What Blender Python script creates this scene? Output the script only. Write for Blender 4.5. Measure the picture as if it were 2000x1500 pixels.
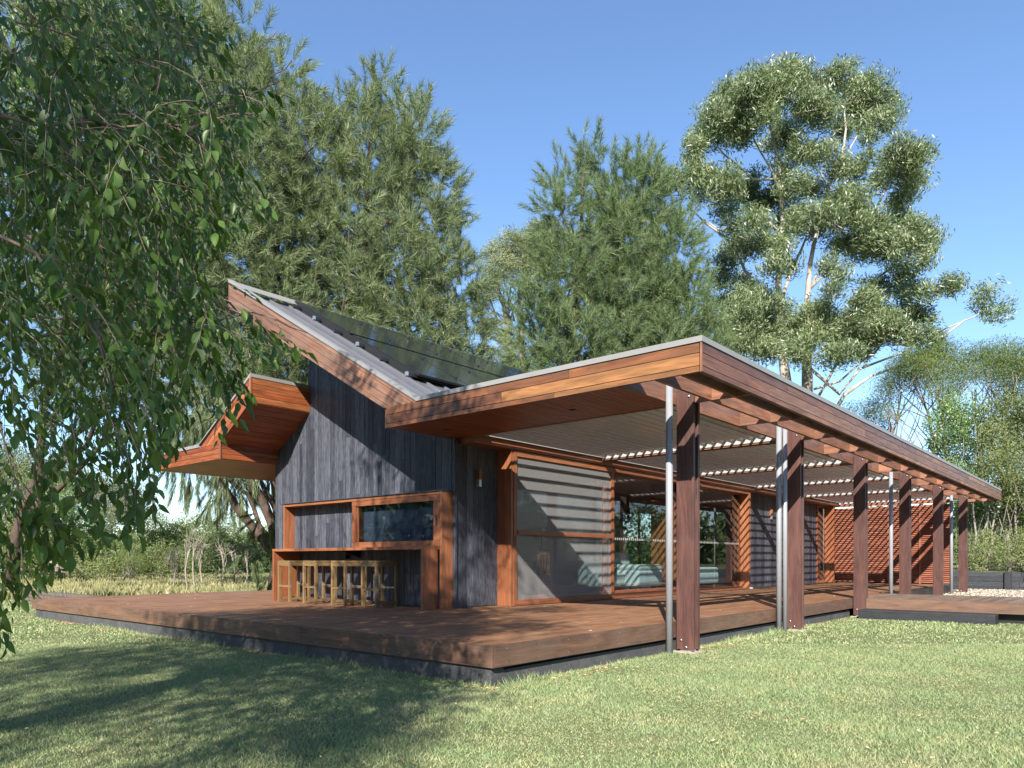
import bpy, math, random
import numpy as np
from mathutils import Matrix, Vector

for o in list(bpy.data.objects): bpy.data.objects.remove(o)
SC = bpy.context.scene
COL = SC.collection
random.seed(7)
RNG = np.random.default_rng(7)
rad = math.radians

# ---------------------------------------------------------------- camera, sky, sun, exposure
YAW = math.atan(1225/1428)                    # camera heading, left of +y
CAMP = Vector((4.221, -4.667, 1.095))
RT = Vector((math.cos(YAW), math.sin(YAW), 0)) # camera right on the ground plan
FW = Vector((-math.sin(YAW), math.cos(YAW), 0))
cam = bpy.data.cameras.new('camera'); camo = bpy.data.objects.new('camera', cam); COL.objects.link(camo)
cam.sensor_width = 36; cam.lens = 1428/2000*36; cam.shift_y = 344/2000
cam.clip_start = .05; cam.clip_end = 2000
camo.location = CAMP; camo.rotation_euler = (rad(90), 0, YAW)
SC.camera = camo

SUND = Vector((-.60, 1.0, -.735)).normalized()   # direction the sunlight travels
sun = bpy.data.lights.new('sun', 'SUN'); sun.energy = 5.0; sun.angle = rad(.53); sun.color = (1, .95, .87)
suno = bpy.data.objects.new('sun', sun); COL.objects.link(suno)
suno.rotation_euler = SUND.to_track_quat('-Z', 'Y').to_euler(); suno.location = (0, -20, 20)

w = bpy.data.worlds.new('World'); SC.world = w; w.use_nodes = True
nt = w.node_tree; nt.nodes.clear()
sky = nt.nodes.new('ShaderNodeTexSky'); sky.sky_type = 'NISHITA'; sky.sun_disc = False
sky.sun_elevation = math.asin(-SUND.z); sky.sun_rotation = math.atan2(-SUND.x, -SUND.y)
sky.altitude = 50; sky.air_density = 1.0; sky.dust_density = .3; sky.ozone_density = 4.5
bg = nt.nodes.new('ShaderNodeBackground'); bg.inputs[1].default_value = .092
wo = nt.nodes.new('ShaderNodeOutputWorld')
nt.links.new(sky.outputs[0], bg.inputs[0]); nt.links.new(bg.outputs[0], wo.inputs[0])
SC.view_settings.view_transform = 'Standard'; SC.view_settings.look = 'None'
SC.view_settings.exposure = 1.5; SC.view_settings.gamma = 1
SC.render.engine = 'CYCLES'
SC.cycles.max_bounces = 8; SC.cycles.transparent_max_bounces = 12
SC.cycles.diffuse_bounces = 4

# ---------------------------------------------------------------- node helper
class NT:
    def __init__(s, name):
        s.m = bpy.data.materials.new(name); s.m.use_nodes = True
        s.t = s.m.node_tree; s.t.nodes.clear()
        s.out = s.n('ShaderNodeOutputMaterial')
    def n(s, t, **k):
        x = s.t.nodes.new(t)
        for a, b in k.items(): setattr(x, a, b)
        return x
    def l(s, a, b): s.t.links.new(a, b)
    def put(s, v, sock):
        if isinstance(v, bpy.types.NodeSocket): s.l(v, sock)
        elif isinstance(v, (tuple, list)) and len(v) == 3 and sock.type == 'RGBA': sock.default_value = (*v, 1)
        else: sock.default_value = v
    def coord(s, kind='Object', scale=(1, 1, 1), jitter=True):
        tc = s.n('ShaderNodeTexCoord'); mp = s.n('ShaderNodeMapping'); mp.inputs['Scale'].default_value = scale
        v = tc.outputs[kind]
        if jitter:
            oi = s.n('ShaderNodeObjectInfo'); mu = s.n('ShaderNodeVectorMath', operation='MULTIPLY_ADD')
            s.l(oi.outputs['Random'], mu.inputs[0]); mu.inputs[1].default_value = (37, 61, 53); s.l(v, mu.inputs[2]); v = mu.outputs[0]
        s.l(v, mp.inputs[0]); return mp.outputs[0]
    def noise(s, vec, scale, detail=4, rough=.55, dist=0):
        x = s.n('ShaderNodeTexNoise'); s.l(vec, x.inputs['Vector'])
        x.inputs['Scale'].default_value = scale; x.inputs['Detail'].default_value = detail
        x.inputs['Roughness'].default_value = rough; x.inputs['Distortion'].default_value = dist
        return x.outputs[0]
    def ramp(s, f, stops):
        x = s.n('ShaderNodeValToRGB'); s.l(f, x.inputs[0]); e = x.color_ramp.elements
        while len(e) < len(stops): e.new(.5)
        for i, (p, c) in enumerate(stops):
            e[i].position = p; e[i].color = (*c, 1) if len(c) == 3 else c
        return x.outputs[0]
    def mix(s, f, a, b, mode='MIX'):
        x = s.n('ShaderNodeMix', data_type='RGBA', blend_type=mode)
        s.put(f, x.inputs[0]); s.put(a, x.inputs[6]); s.put(b, x.inputs[7]); return x.outputs[2]
    def math(s, op, a, b=0.0, clamp=False):
        x = s.n('ShaderNodeMath', operation=op); x.use_clamp = clamp
        s.put(a, x.inputs[0]); s.put(b, x.inputs[1]); return x.outputs[0]
    def rnd(s): return s.n('ShaderNodeObjectInfo').outputs['Random']
    def isl(s): return s.n('ShaderNodeNewGeometry').outputs['Random Per Island']
    def bump(s, h, st=.3, d=.01):
        x = s.n('ShaderNodeBump'); s.l(h, x.inputs['Height']); x.inputs['Strength'].default_value = st
        x.inputs['Distance'].default_value = d; return x.outputs[0]
    def pbr(s, col, rough=.6, spec=.5, metal=0, normal=None, **k):
        x = s.n('ShaderNodeBsdfPrincipled'); s.put(col, x.inputs['Base Color']); s.put(rough, x.inputs['Roughness'])
        x.inputs['Specular IOR Level'].default_value = spec; x.inputs['Metallic'].default_value = metal
        if normal: s.l(normal, x.inputs['Normal'])
        return x.outputs[0]
    def done(s, sh): s.l(sh, s.out.inputs[0]); return s.m

def hx(r, g, b): return tuple((c/12.92 if c <= .04045 else ((c+.055)/1.055)**2.4) for c in (r/255, g/255, b/255))

def wood(name, stops, rough=.5, weather=0, wcol=(.3, .26, .22), spec=.4, grain=1.0):
    """board timber; local x is the grain direction. stops: colours picked per board"""
    t = NT(name)
    base = t.ramp(t.rnd(), stops)
    v = t.coord(scale=(1.2, 22, 22)); g = t.noise(v, 1.6, 5, .6, 1.2)
    v2 = t.coord(scale=(.8, 5, 5)); g2 = t.noise(v2, 1.5, 3, .5, 1.5)
    v3 = t.coord(scale=(3, 140, 140)); g3 = t.noise(v3, 1.5, 2, .6)
    c = t.mix(t.math('MULTIPLY', t.ramp(g, [(.35, (0, 0, 0)), (.7, (1, 1, 1))]), min(1, .85*grain)), base, t.mix(.0, t.ramp(t.rnd(), [(p, tuple(q*.34 for q in c0)) for p, c0 in stops]), (0, 0, 0)))
    c = t.mix(t.math('MULTIPLY', t.ramp(g2, [(.45, (0, 0, 0)), (.75, (1, 1, 1))]), .6*grain), c, t.mix(1, base, (1.75, 1.6, 1.4), 'MULTIPLY'))
    c = t.mix(.6, c, t.mix(1, c, t.ramp(g3, [(.3, (.55, .55, .55)), (.7, (1.3, 1.3, 1.3))]), 'MULTIPLY'))
    if weather:
        tc = t.n('ShaderNodeTexCoord'); geo = t.n('ShaderNodeNewGeometry')
        w1 = t.noise(geo.outputs['Position'], 2.3, 5, .65)
        c = t.mix(t.math('MULTIPLY', t.ramp(w1, [(.35, (0, 0, 0)), (.75, (1, 1, 1))]), weather), c, wcol)
    h = t.math('ADD', t.math('MULTIPLY', g3, .5), g)
    return t.done(t.pbr(c, t.ramp(g, [(.3, (rough-.1,)*3), (.8, (rough+.12,)*3)]), spec, normal=t.bump(h, .25, .004)))

M = {}
RED = [(0, (.19, .052, .022)), (.3, (.25, .072, .03)), (.55, (.31, .095, .036)), (.8, (.22, .06, .026)), (1, (.38, .145, .052))]
M['fascia'] = wood('fascia_timber', [(0, (.10, .037, .016)), (.3, (.13, .05, .021)), (.6, (.165, .066, .027)), (.85, (.12, .045, .019)), (1, (.25, .115, .042))], .45, .25, (.18, .10, .06))
M['barge'] = wood('weathered_fascia_timber', [(0, (.15, .068, .04)), (.5, (.20, .098, .06)), (1, (.125, .06, .038))], .6, .5, (.17, .125, .095))
M['hood'] = wood('oiled_red_timber', [(0, (.17, .042, .018)), (.5, (.22, .062, .024)), (1, (.27, .095, .036))], .42)
M['soffit'] = wood('soffit_lining_timber', [(0, (.21, .058, .02)), (.5, (.25, .075, .026)), (1, (.19, .05, .018))], .45, grain=.6)
M['frame'] = wood('window_frame_timber', [(0, (.18, .06, .028)), (.5, (.21, .076, .035)), (1, (.24, .092, .042))], .38, grain=.7)
M['post'] = wood('post_timber', [(0, (.064, .029, .025)), (.5, (.082, .038, .032)), (1, (.07, .033, .028))], .5, .3, (.12, .07, .06), .3)
M['pergola'] = wood('pergola_timber', [(0, (.145, .06, .035)), (.5, (.18, .078, .045)), (1, (.22, .10, .06))], .5, .25, (.24, .15, .10))
M['deck'] = wood('decking_timber', [(0, (.17, .078, .038)), (.5, (.215, .105, .054)), (1, (.135, .062, .033))], .62, .45, (.28, .175, .105), .25)
M['deckf'] = wood('deck_edge_timber', [(0, (.095, .05, .033)), (1, (.13, .07, .045))], .55, .6, (.13, .09, .066))
M['walk'] = wood('walkway_timber', [(0, (.13, .085, .058)), (.5, (.19, .125, .085)), (1, (.10, .06, .042))], .6, .5, (.2, .155, .115))
M['slat'] = wood('screen_slat_timber', [(0, (.17, .058, .035)), (.5, (.23, .085, .052)), (1, (.20, .07, .042))], .5)
M['stool'] = wood('stool_timber', [(0, (.14, .085, .038)), (1, (.18, .115, .052))], .5, grain=.6)
M['oak'] = wood('interior_timber', [(0, (.30, .13, .05)), (1, (.36, .17, .07))], .4)

def char(name, base, streak, amt, rough=.42):
    t = NT(name)
    v = t.coord(scale=(2.2, 30, 30)); g = t.noise(v, 1.6, 6, .7, 1.6)
    v3 = t.coord(scale=(26, 120, 120)); g3 = t.noise(v3, 1.3, 3, .6, .8)
    c = t.mix(t.math('MULTIPLY', t.ramp(g, [(.42, (0, 0, 0)), (.62, (1, 1, 1))]), amt), base, streak)
    c = t.mix(1, c, t.ramp(t.rnd(), [(0, (.5, .52, .55)), (1, (1.5, 1.5, 1.5))]), 'MULTIPLY')
    h = t.math('ADD', t.math('MULTIPLY', g3, .8), g)
    return t.done(t.pbr(c, rough, .3, normal=t.bump(h, .7, .006)))
M['char'] = char('charred_cladding', (.020, .023, .033), (.15, .152, .165), .42, .5)
M['sleeper'] = char('black_stained_sleeper', (.018, .02, .024), (.055, .055, .058), .5, .5)

def plain(name, col, rough=.5, metal=0, spec=.5, nscale=0, amt=.2, bump=0):
    t = NT(name)
    c = col
    nrm = None
    if nscale:
        f = t.noise(t.coord(), nscale, 5, .6)
        c = t.mix(t.ramp(f, [(.3, (0, 0, 0)), (.7, (1, 1, 1))]), tuple(x*(1-amt) for x in col), tuple(x*(1+amt) for x in col))
        if bump: nrm = t.bump(f, bump, .01)
    return t.done(t.pbr(c, rough, spec, metal, nrm))
M['flash'] = plain('roof_flashing_metal', (.20, .195, .19), .5, .1, .5, 3, .06)
M['roof'] = plain('roof_sheet_metal', (.13, .13, .145), .3, .25, .5, 2, .06)
M['darkflash'] = plain('dark_flashing', (.03, .033, .038), .4)
M['pipe'] = plain('pipe_grey_paint', (.22, .225, .24), .3, .1, .6, 6, .05)
M['louvre'] = plain('louvre_aluminium', (.40, .36, .33), .25, .3, .6, 5, .05)
M['trk'] = plain('track_light_grey', (.30, .30, .30), .35)
M['steel'] = plain('galvanised_steel', (.5, .5, .49), .3, .8, .5, 30, .2)
M['black'] = plain('black_plastic', (.012, .012, .013), .45)
M['cellframe'] = plain('panel_frame_black', (.02, .02, .022), .3, .3)
M['plaster'] = plain('interior_plaster', (.5, .48, .44), .8)
M['ceil'] = plain('interior_ceiling', (.4, .22, .13), .6)
M['floor'] = plain('interior_floor', (.16, .09, .055), .3, 0, .5, 4, .3)
M['sofa'] = plain('sofa_fabric', (.34, .42, .42), .9, 0, .2, 60, .15, .3)
M['reflect_sheet'] = plain('grey_reflection_sheet', (.13, .155, .19), .8, 0, .2, 3, .15)  # grey sheet colour stands in for the dim sky reflection in the servery pane
M['brass'] = plain('brass_leg', (.65, .45, .14), .3, .9)
M['screenblack'] = plain('dark_screen', (.01, .01, .012), .2)
M['concrete'] = plain('concrete_pad', (.3, .26, .21), .85, 0, .3, 20, .3, .5)
M['white'] = plain('white_marker_dots', (.35, .35, .34), .5)

t = NT('solar_cells')
vv = t.coord(scale=(1, 1, 1), jitter=False)
br = t.n('ShaderNodeTexBrick'); t.l(vv, br.inputs[0]); br.offset = 0
br.inputs['Color1'].default_value = (.008, .010, .018, 1); br.inputs['Color2'].default_value = (.010, .012, .020, 1)
br.inputs['Mortar'].default_value = (.016, .017, .022, 1); br.inputs['Scale'].default_value = 1
br.inputs['Brick Width'].default_value = .1; br.inputs['Row Height'].default_value = .17; br.inputs['Mortar Size'].default_value = .002
M['cell'] = t.done(t.pbr(br.outputs[0], .10, .7))

t = NT('black_rendered_base')
f = t.noise(t.coord(), 3, 6, .7); f2 = t.noise(t.coord(), 55, 4, .75); f3 = t.noise(t.coord(scale=(6, 6, .7)), 2.5, 5, .7)
c = t.mix(t.ramp(f, [(.3, (0, 0, 0)), (.7, (1, 1, 1))]), (.035, .037, .04), (.075, .075, .074))
c = t.mix(t.math('MULTIPLY', t.ramp(f2, [(.60, (0, 0, 0)), (.68, (1, 1, 1))]), .6), c, (.28, .26, .22))
c = t.mix(t.math('MULTIPLY', t.ramp(f3, [(.6, (0, 0, 0)), (.8, (1, 1, 1))]), .35), c, (.16, .15, .14))
M['base'] = t.done(t.pbr(c, .75, .3, normal=t.bump(f2, .5, .006)))

def glassmat(name, tint=(.8, .84, .84), boost=1.0, base=.02):
    t = NT(name)
    tr = t.n('ShaderNodeBsdfTransparent'); tr.inputs[0].default_value = (*tint, 1)
    gl = t.n('ShaderNodeBsdfGlossy'); gl.inputs['Roughness'].default_value = 0.0; gl.inputs[0].default_value = (.95, .97, 1, 1)
    fr = t.n('ShaderNodeFresnel'); fr.inputs[0].default_value = 1.5
    k = t.math('ADD', t.math('MULTIPLY', fr.outputs[0], 1.5*boost), base, True)
    bf = t.n('ShaderNodeNewGeometry').outputs['Backfacing']; k = t.math('MULTIPLY', k, t.math('SUBTRACT', 1.0, bf))
    mx = t.n('ShaderNodeMixShader'); t.l(k, mx.inputs[0]); t.l(tr.outputs[0], mx.inputs[1]); t.l(gl.outputs[0], mx.inputs[2])
    return t.done(mx.outputs[0])
M['glass'] = glassmat('window_glass')
M['glassd'] = glassmat('tinted_window_glass', (.62, .66, .7), 1.1, .05)
t = NT('insect_screen_mesh')
tr = t.n('ShaderNodeBsdfTransparent'); df = t.n('ShaderNodeBsdfDiffuse'); df.inputs[0].default_value = (.30, .295, .295, 1)
mx = t.n('ShaderNodeMixShader'); mx.inputs[0].default_value = .25
t.l(tr.outputs[0], mx.inputs[1]); t.l(df.outputs[0], mx.inputs[2]); M['mesh'] = t.done(mx.outputs[0])

def leafmat(name, c1, c2, c3=None, trans=.35, rough=.45, spec=.4, cs=.5):
    t = NT(name)
    r = t.isl()
    st = [(0, c1), (.6, c2), (1, c3 or c2)]
    c = t.ramp(r, st)
    geo = t.n('ShaderNodeNewGeometry'); big = t.noise(geo.outputs['Position'], cs, 3, .6)
    c = t.mix(1, c, t.ramp(big, [(.3, (.72, .76, .72)), (.7, (1.25, 1.2, 1.12))]), 'MULTIPLY')
    p = t.pbr(c, rough, spec)
    tl = t.n('ShaderNodeBsdfTranslucent'); t.l(t.mix(1, c, (1.3, 1.5, .6), 'MULTIPLY'), tl.inputs[0])
    mx = t.n('ShaderNodeMixShader'); mx.inputs[0].default_value = trans
    t.l(p, mx.inputs[1]); t.l(tl.outputs[0], mx.inputs[2])
    return t.done(mx.outputs[0])
M['l_birch'] = leafmat('birch_leaf', (.045, .09, .02), (.075, .135, .028), (.12, .195, .05), .34, .42, .4, 1.5)
M['l_cas'] = leafmat('casuarina_needle', (.075, .11, .055), (.145, .185, .098), (.25, .26, .165), .3, .6, .2, .6)
M['l_cas2'] = leafmat('casuarina_needle_green', (.065, .108, .048), (.125, .175, .083), (.21, .235, .14), .3, .6, .2, .6)
M['l_euc'] = leafmat('eucalypt_leaf', (.085, .125, .058), (.15, .195, .098), (.26, .28, .18), .28, .4, .5, .5)
M['l_euc2'] = leafmat('grey_green_eucalypt_leaf', (.12, .15, .075), (.17, .2, .105), (.24, .25, .15), .25, .5, .4, .5)
M['l_tea'] = leafmat('teatree_leaf', (.07, .105, .03), (.12, .165, .045), (.17, .19, .075), .3, .6, .2, .6)
M['l_shrub'] = leafmat('shrub_leaf', (.07, .13, .035), (.12, .2, .06), (.3, .34, .2), .3, .35, .5, 1)
M['l_bush'] = leafmat('scrub_leaf', (.10, .13, .05), (.165, .195, .08), (.23, .24, .12), .3, .6, .2, .3)
M['l_dark'] = leafmat('dark_scrub_leaf', (.05, .085, .03), (.09, .13, .045), (.14, .17, .07), .25, .5, .3, .4)
M['twig'] = plain('dry_twig', (.25, .19, .14), .8, 0, .2)

def barkmat(name, a, b, sc=6):
    t = NT(name); geo = t.n('ShaderNodeNewGeometry')
    f = t.noise(geo.outputs['Position'], sc, 6, .7, .6)
    c = t.mix(t.ramp(f, [(.35, (0, 0, 0)), (.65, (1, 1, 1))]), a, b)
    return t.done(t.pbr(c, .8, .2, normal=t.bump(f, .6, .03)))
M['b_cas'] = barkmat('casuarina_bark', (.035, .024, .018), (.085, .06, .045))
M['b_euc'] = barkmat('pale_gum_bark', (.24, .20, .165), (.40, .375, .34), 2)
M['b_grey'] = barkmat('grey_bark', (.14, .12, .10), (.25, .22, .19), 3)
M['b_birch'] = barkmat('birch_twig_bark', (.13, .085, .065), (.26, .20, .17), 9)

t = NT('lawn_soil'); geo = t.n('ShaderNodeNewGeometry'); P = geo.outputs['Position']
a = t.noise(P, .35, 4, .6); b = t.noise(P, 1.4, 5, .65); d = t.noise(P, 45, 4, .7)
c = t.mix(t.ramp(b, [(.35, (0, 0, 0)), (.7, (1, 1, 1))]), (.10, .125, .05), (.17, .165, .085))
c = t.mix(t.ramp(a, [(.62, (0, 0, 0)), (.78, (1, 1, 1))]), c, (.27, .22, .13))
c = t.mix(.45, c, t.mix(1, c, t.ramp(d, [(.3, (.35, .35, .35)), (.7, (1.6, 1.6, 1.6))]), 'MULTIPLY'))
M['soil'] = t.done(t.pbr(c, .95, .1, normal=t.bump(d, .8, .03)))

t = NT('lawn_blade'); geo = t.n('ShaderNodeNewGeometry'); P = geo.outputs['Position']
a = t.noise(P, .42, 5, .65); b = t.noise(P, 1.9, 6, .7)
c = t.ramp(t.isl(), [(0, (.13, .20, .075)), (.5, (.21, .285, .12)), (.85, (.30, .35, .18)), (1, (.42, .41, .26))])
c = t.mix(t.math('MULTIPLY', t.ramp(b, [(.45, (0, 0, 0)), (.62, (1, 1, 1))]), .8), c, t.mix(1, c, (1.4, 1.15, 1.2), 'MULTIPLY'))
c = t.mix(t.math('MULTIPLY', t.ramp(a, [(.56, (0, 0, 0)), (.68, (1, 1, 1))]), .5), c, (.38, .34, .21))
p = t.pbr(c, .6, .25); tl = t.n('ShaderNodeBsdfTranslucent'); t.l(c, tl.inputs[0])
mx = t.n('ShaderNodeMixShader'); mx.inputs[0].default_value = .25; t.l(p, mx.inputs[1]); t.l(tl.outputs[0], mx.inputs[2])
M['blade'] = t.done(mx.outputs[0])
M['dry'] = leafmat('dry_meadow_blade', (.15, .17, .07), (.31, .28, .155), (.42, .37, .25), .25, .7, .1, .15)
t = NT('cream_gravel'); geo = t.n('ShaderNodeNewGeometry')
vo = t.n('ShaderNodeTexVoronoi'); t.l(geo.outputs['Position'], vo.inputs[0]); vo.inputs['Scale'].default_value = 45
c = t.mix(t.math('MULTIPLY', vo.outputs['Distance'], 1.4, True), (.42, .36, .28), (.16, .13, .09))
M['gravel'] = t.done(t.pbr(c, .85, .2, normal=t.bump(vo.outputs['Distance'], .8, .02)))
M['gstone'] = plain('cream_stone', (.42, .36, .28), .8, 0, .2, 30, .2)
M['brick'] = plain('dark_garden_brick', (.10, .085, .07), .9, 0, .2, 14, .35, .5)
M['rock'] = plain('pale_stone', (.2, .17, .14), .85, 0, .2, 8, .3, .6)

# ---------------------------------------------------------------- object helpers
W = {}
def link(o, parent=None, mat=None):
    COL.objects.link(o)
    mw = mat if mat is not None else Matrix.Identity(4)
    W[o] = mw
    if parent is not None:
        o.parent = parent; o.matrix_parent_inverse = W[parent].inverted()
    o.matrix_basis = mw
    return o
def tag(o, label=None, cat=None, group=None, kind=None):
    for k, v in (('label', label), ('category', cat), ('group', group), ('kind', kind)):
        if v: o[k] = v
    return o
def thing(name, loc, label, cat, group=None, rz=0):
    o = bpy.data.objects.new(name, None); o.empty_display_size = .2
    link(o, None, Matrix.Translation(loc) @ Matrix.Rotation(rz, 4, 'Z'))
    return tag(o, label, cat, group)
def rawmesh(name, v, f, m):
    me = bpy.data.meshes.new(name); me.from_pydata([tuple(p) for p in v], [], f); me.update()
    if m: me.materials.append(m if not isinstance(m, str) else M[m])
    return me
def frame(O, U, V):
    U = Vector(U).normalized(); V = Vector(V); V = (V-U*V.dot(U)).normalized(); N = U.cross(V)
    return Matrix(((U.x, V.x, N.x, O[0]), (U.y, V.y, N.y, O[1]), (U.z, V.z, N.z, O[2]), (0, 0, 0, 1)))
def prism(name, m, parent, O, U, V, poly, t0, t1=0.0, bev=0):
    """poly: 2-D (u, v) outline in the frame O,U,V; extruded from t0 to t1 along U x V; grain runs along U"""
    F = frame(O, U, V); n = len(poly)
    a = sum(poly[i][0]*poly[(i+1) % n][1]-poly[(i+1) % n][0]*poly[i][1] for i in range(n))
    if a < 0: poly = poly[::-1]
    lo, hi = min(t0, t1), max(t0, t1)
    v = [(p[0], p[1], lo) for p in poly]+[(p[0], p[1], hi) for p in poly]
    f = [tuple(range(n))[::-1], tuple(range(n, 2*n))]+[(i, (i+1) % n, n+(i+1) % n, n+i) for i in range(n)]
    o = bpy.data.objects.new(name, rawmesh(name, v, f, m)); link(o, parent, F)
    if bev:
        b = o.modifiers.new('b', 'BEVEL'); b.width = bev; b.segments = 2; b.limit_method = 'ANGLE'
    return o
def box(name, m, parent, x0, x1, y0, y1, z0, z1, axis='x', bev=0):
    """axis-aligned box whose grain runs along axis"""
    c = ((x0+x1)/2, (y0+y1)/2, (z0+z1)/2); sx, sy, sz = abs(x1-x0)/2, abs(y1-y0)/2, abs(z1-z0)/2
    if axis == 'x': U, V, u, v, n = (1, 0, 0), (0, 1, 0), sx, sy, sz
    elif axis == 'y': U, V, u, v, n = (0, 1, 0), (0, 0, 1), sy, sz, sx
    else: U, V, u, v, n = (0, 0, 1), (1, 0, 0), sz, sx, sy
    return prism(name, m, parent, c, U, V, [(-u, -v), (u, -v), (u, v), (-u, v)], -n, n, bev)
def tube_np(path, radii, seg=8):
    P = [Vector(p) for p in path]; vs = []; fs = []
    prev = None
    for i, p in enumerate(P):
        d = (P[min(i+1, len(P)-1)]-P[max(i-1, 0)]).normalized()
        a = d.orthogonal().normalized() if prev is None else (prev-d*prev.dot(d)).normalized()
        prev = a; b = d.cross(a)
        for k in range(seg):
            th = 2*math.pi*k/seg; vs.append(p+(a*math.cos(th)+b*math.sin(th))*radii[i])
    for i in range(len(P)-1):
        for k in range(seg):
            k2 = (k+1) % seg; fs.append((i*seg+k, i*seg+k2, (i+1)*seg+k2, (i+1)*seg+k))
    fs.append(tuple(range(seg))[::-1]); fs.append(tuple((len(P)-1)*seg+k for k in range(seg)))
    return vs, fs
def tubes(name, m, parent, lst, seg=8, smooth=True):
    V_, F_ = [], []
    for path, radii in lst:
        v, f = tube_np(path, radii, seg); o = len(V_); V_ += v; F_ += [tuple(i+o for i in q) for q in f]
    me = rawmesh(name, V_, F_, m)
    if smooth:
        for p in me.polygons: p.use_smooth = True
    o = bpy.data.objects.new(name, me); return link(o, parent)
def cyl(name, m, parent, p0, p1, r, seg=14): return tubes(name, m, parent, [([p0, p1], [r, r])], seg, seg > 6)
def npmesh(name, v, f, m, parent=None, smooth=False):
    """v (n,3), f (k,3) numpy -> one object"""
    me = bpy.data.meshes.new(name); n = len(f)
    me.vertices.add(len(v)); me.vertices.foreach_set('co', np.ascontiguousarray(v, dtype=np.float32).ravel())
    me.loops.add(n*3); me.loops.foreach_set('vertex_index', np.ascontiguousarray(f, dtype=np.int32).ravel())
    me.polygons.add(n); me.polygons.foreach_set('loop_start', np.arange(0, n*3, 3, dtype=np.int32))
    me.polygons.foreach_set('loop_total', np.full(n, 3, dtype=np.int32))
    me.materials.append(M[m]); me.update(calc_edges=True)
    return link(bpy.data.objects.new(name, me), parent)
def basis(d, roll=None):
    """(n,3) directions -> (n,3,3) with columns a, b, d"""
    d = d/np.linalg.norm(d, axis=1, keepdims=True); n = len(d)
    r = RNG.normal(size=(n, 3)); a = np.cross(d, r); a /= np.linalg.norm(a, axis=1, keepdims=True)
    b = np.cross(d, a); return np.stack([a, b, d], axis=2)
def scatter(tv, tf, pos, B, s):
    n = len(pos); k = len(tv)
    v = np.einsum('nij,kj->nki', B, tv)*np.reshape(s, (n, 1, -1))+pos[:, None, :]
    f = tf[None]+(np.arange(n)*k)[:, None, None]
    return v.reshape(-1, 3), f.reshape(-1, 3)
def cat(lst):
    V_, F_, o = [], [], 0
    for v, f in lst: V_.append(v); F_.append(f+o); o += len(v)
    return np.concatenate(V_), np.concatenate(F_)
def px(x, y, d):
    """world point that lies d metres in front of the viewpoint, seen at photo position x, y (2000 x 1500)"""
    p = CAMP+FW*d+RT*((x-1000)/1428*d); return Vector((p.x, p.y, CAMP.z-(y-1094)/1428*d))
# ================================================================ GROUND
DK = .355                                      # deck level above the lawn
def ground_z(x, y):
    r = 0
    if y > 24.7: r = max(r, min(1, (y-24.7)/.3)*.68) if x > -9 else r
    return r
def sheet(name, m, x0, x1, y0, y1, n, zf, kind='structure'):
    xs = np.linspace(x0, x1, n); ys = np.linspace(y0, y1, n)
    v = [(x, y, zf(x, y)) for y in ys for x in xs]
    f = [(j*n+i, j*n+i+1, (j+1)*n+i+1, (j+1)*n+i) for j in range(n-1) for i in range(n-1)]
    o = bpy.data.objects.new(name, rawmesh(name, v, f, m)); link(o); tag(o, kind=kind); return o
big = [(-700, -500), (500, -500), (500, 900), (-700, 900)]
g = bpy.data.objects.new('ground', rawmesh('ground', [(*p, 0.0) for p in big], [(0, 1, 2, 3)], 'soil')); link(g)
tag(g, kind='structure')
def gf(x, y): return .105+.01*math.sin(x*3)*math.cos(y*2.3)
gr = sheet('gravel_path', 'gravel', -.5, 9, 13.02, 24.68, 20, gf)
gb = sheet('garden_bed', 'soil', -9, 60, 24.78, 70, 40, lambda x, y: .69+.05*math.sin(x*1.3+y)+.02*math.sin(3.1*x))

# ================================================================ HOUSE
house = thing('house', (-6, 10, 0), 'single storey house with charred black cladding, red timber fascias and a steep metal roof', 'house')
rf = random.Random(3)
def xz(name, m, par, pts, yf, th, ang=0.0, ox=None):
    """outline in the x-z plane, front face at y = yf, th deep"""
    c, s = math.cos(ang), math.sin(ang)
    cx = sum(p[0] for p in pts)/len(pts); cz = sum(p[1] for p in pts)/len(pts)
    q = [((p[0]-cx)*c+(p[1]-cz)*s, -(p[0]-cx)*s+(p[1]-cz)*c) for p in pts]
    return prism(name, m, par, (cx, yf, cz), (c, 0, s), (-s, 0, c), q, 0, -th)
def rnd_splits(a, b, lo, hi, r=rf):
    out = [a]
    while out[-1] < b-lo*.8:
        out.append(min(b, out[-1]+r.uniform(lo, hi)))
    if out[-1] < b: out[-1] = b
    return list(zip(out[:-1], out[1:]))

def zs(x): return 3.217-.558*(x+3.837)          # underside of the steep roof
def zt(x): return 3.255-.567*(x+3.216)          # top of its timber
# -- gable wall: core pieces + boards
GY = 3.2
WX0, WX1, WZ0, WZ1 = -5.72, -3.96, 1.40, 2.03    # servery window opening
gw = xz('gable_wall', 'char', house, [(-8.62, 0.02), (-3.70, 0.02), (-3.70, WZ0), (-8.62, WZ0)], GY+.024, .16)
for pts in ([(-8.62, WZ0), (WX0, WZ0), (WX0, WZ1), (-8.62, WZ1)], [(WX1, WZ0), (-3.70, WZ0), (-3.70, WZ1), (WX1, WZ1)],
            [(-8.62, WZ1), (-3.70, WZ1), (-3.70, 3.0), (-3.80, 3.1), (-7.54, zs(-7.54)+.05), (-7.54, 3.86), (-8.62, 3.2)]):
    xz('wall_core', 'char', gw, pts, GY+.024, .16)
def gtop(x):
    if x > -3.86: return 2.99
    if x > -7.54: return zs(x)+.03
    return 3.23+.577*(x+8.52)+.03 if x > -8.5 else 3.0
x = -8.64
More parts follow.
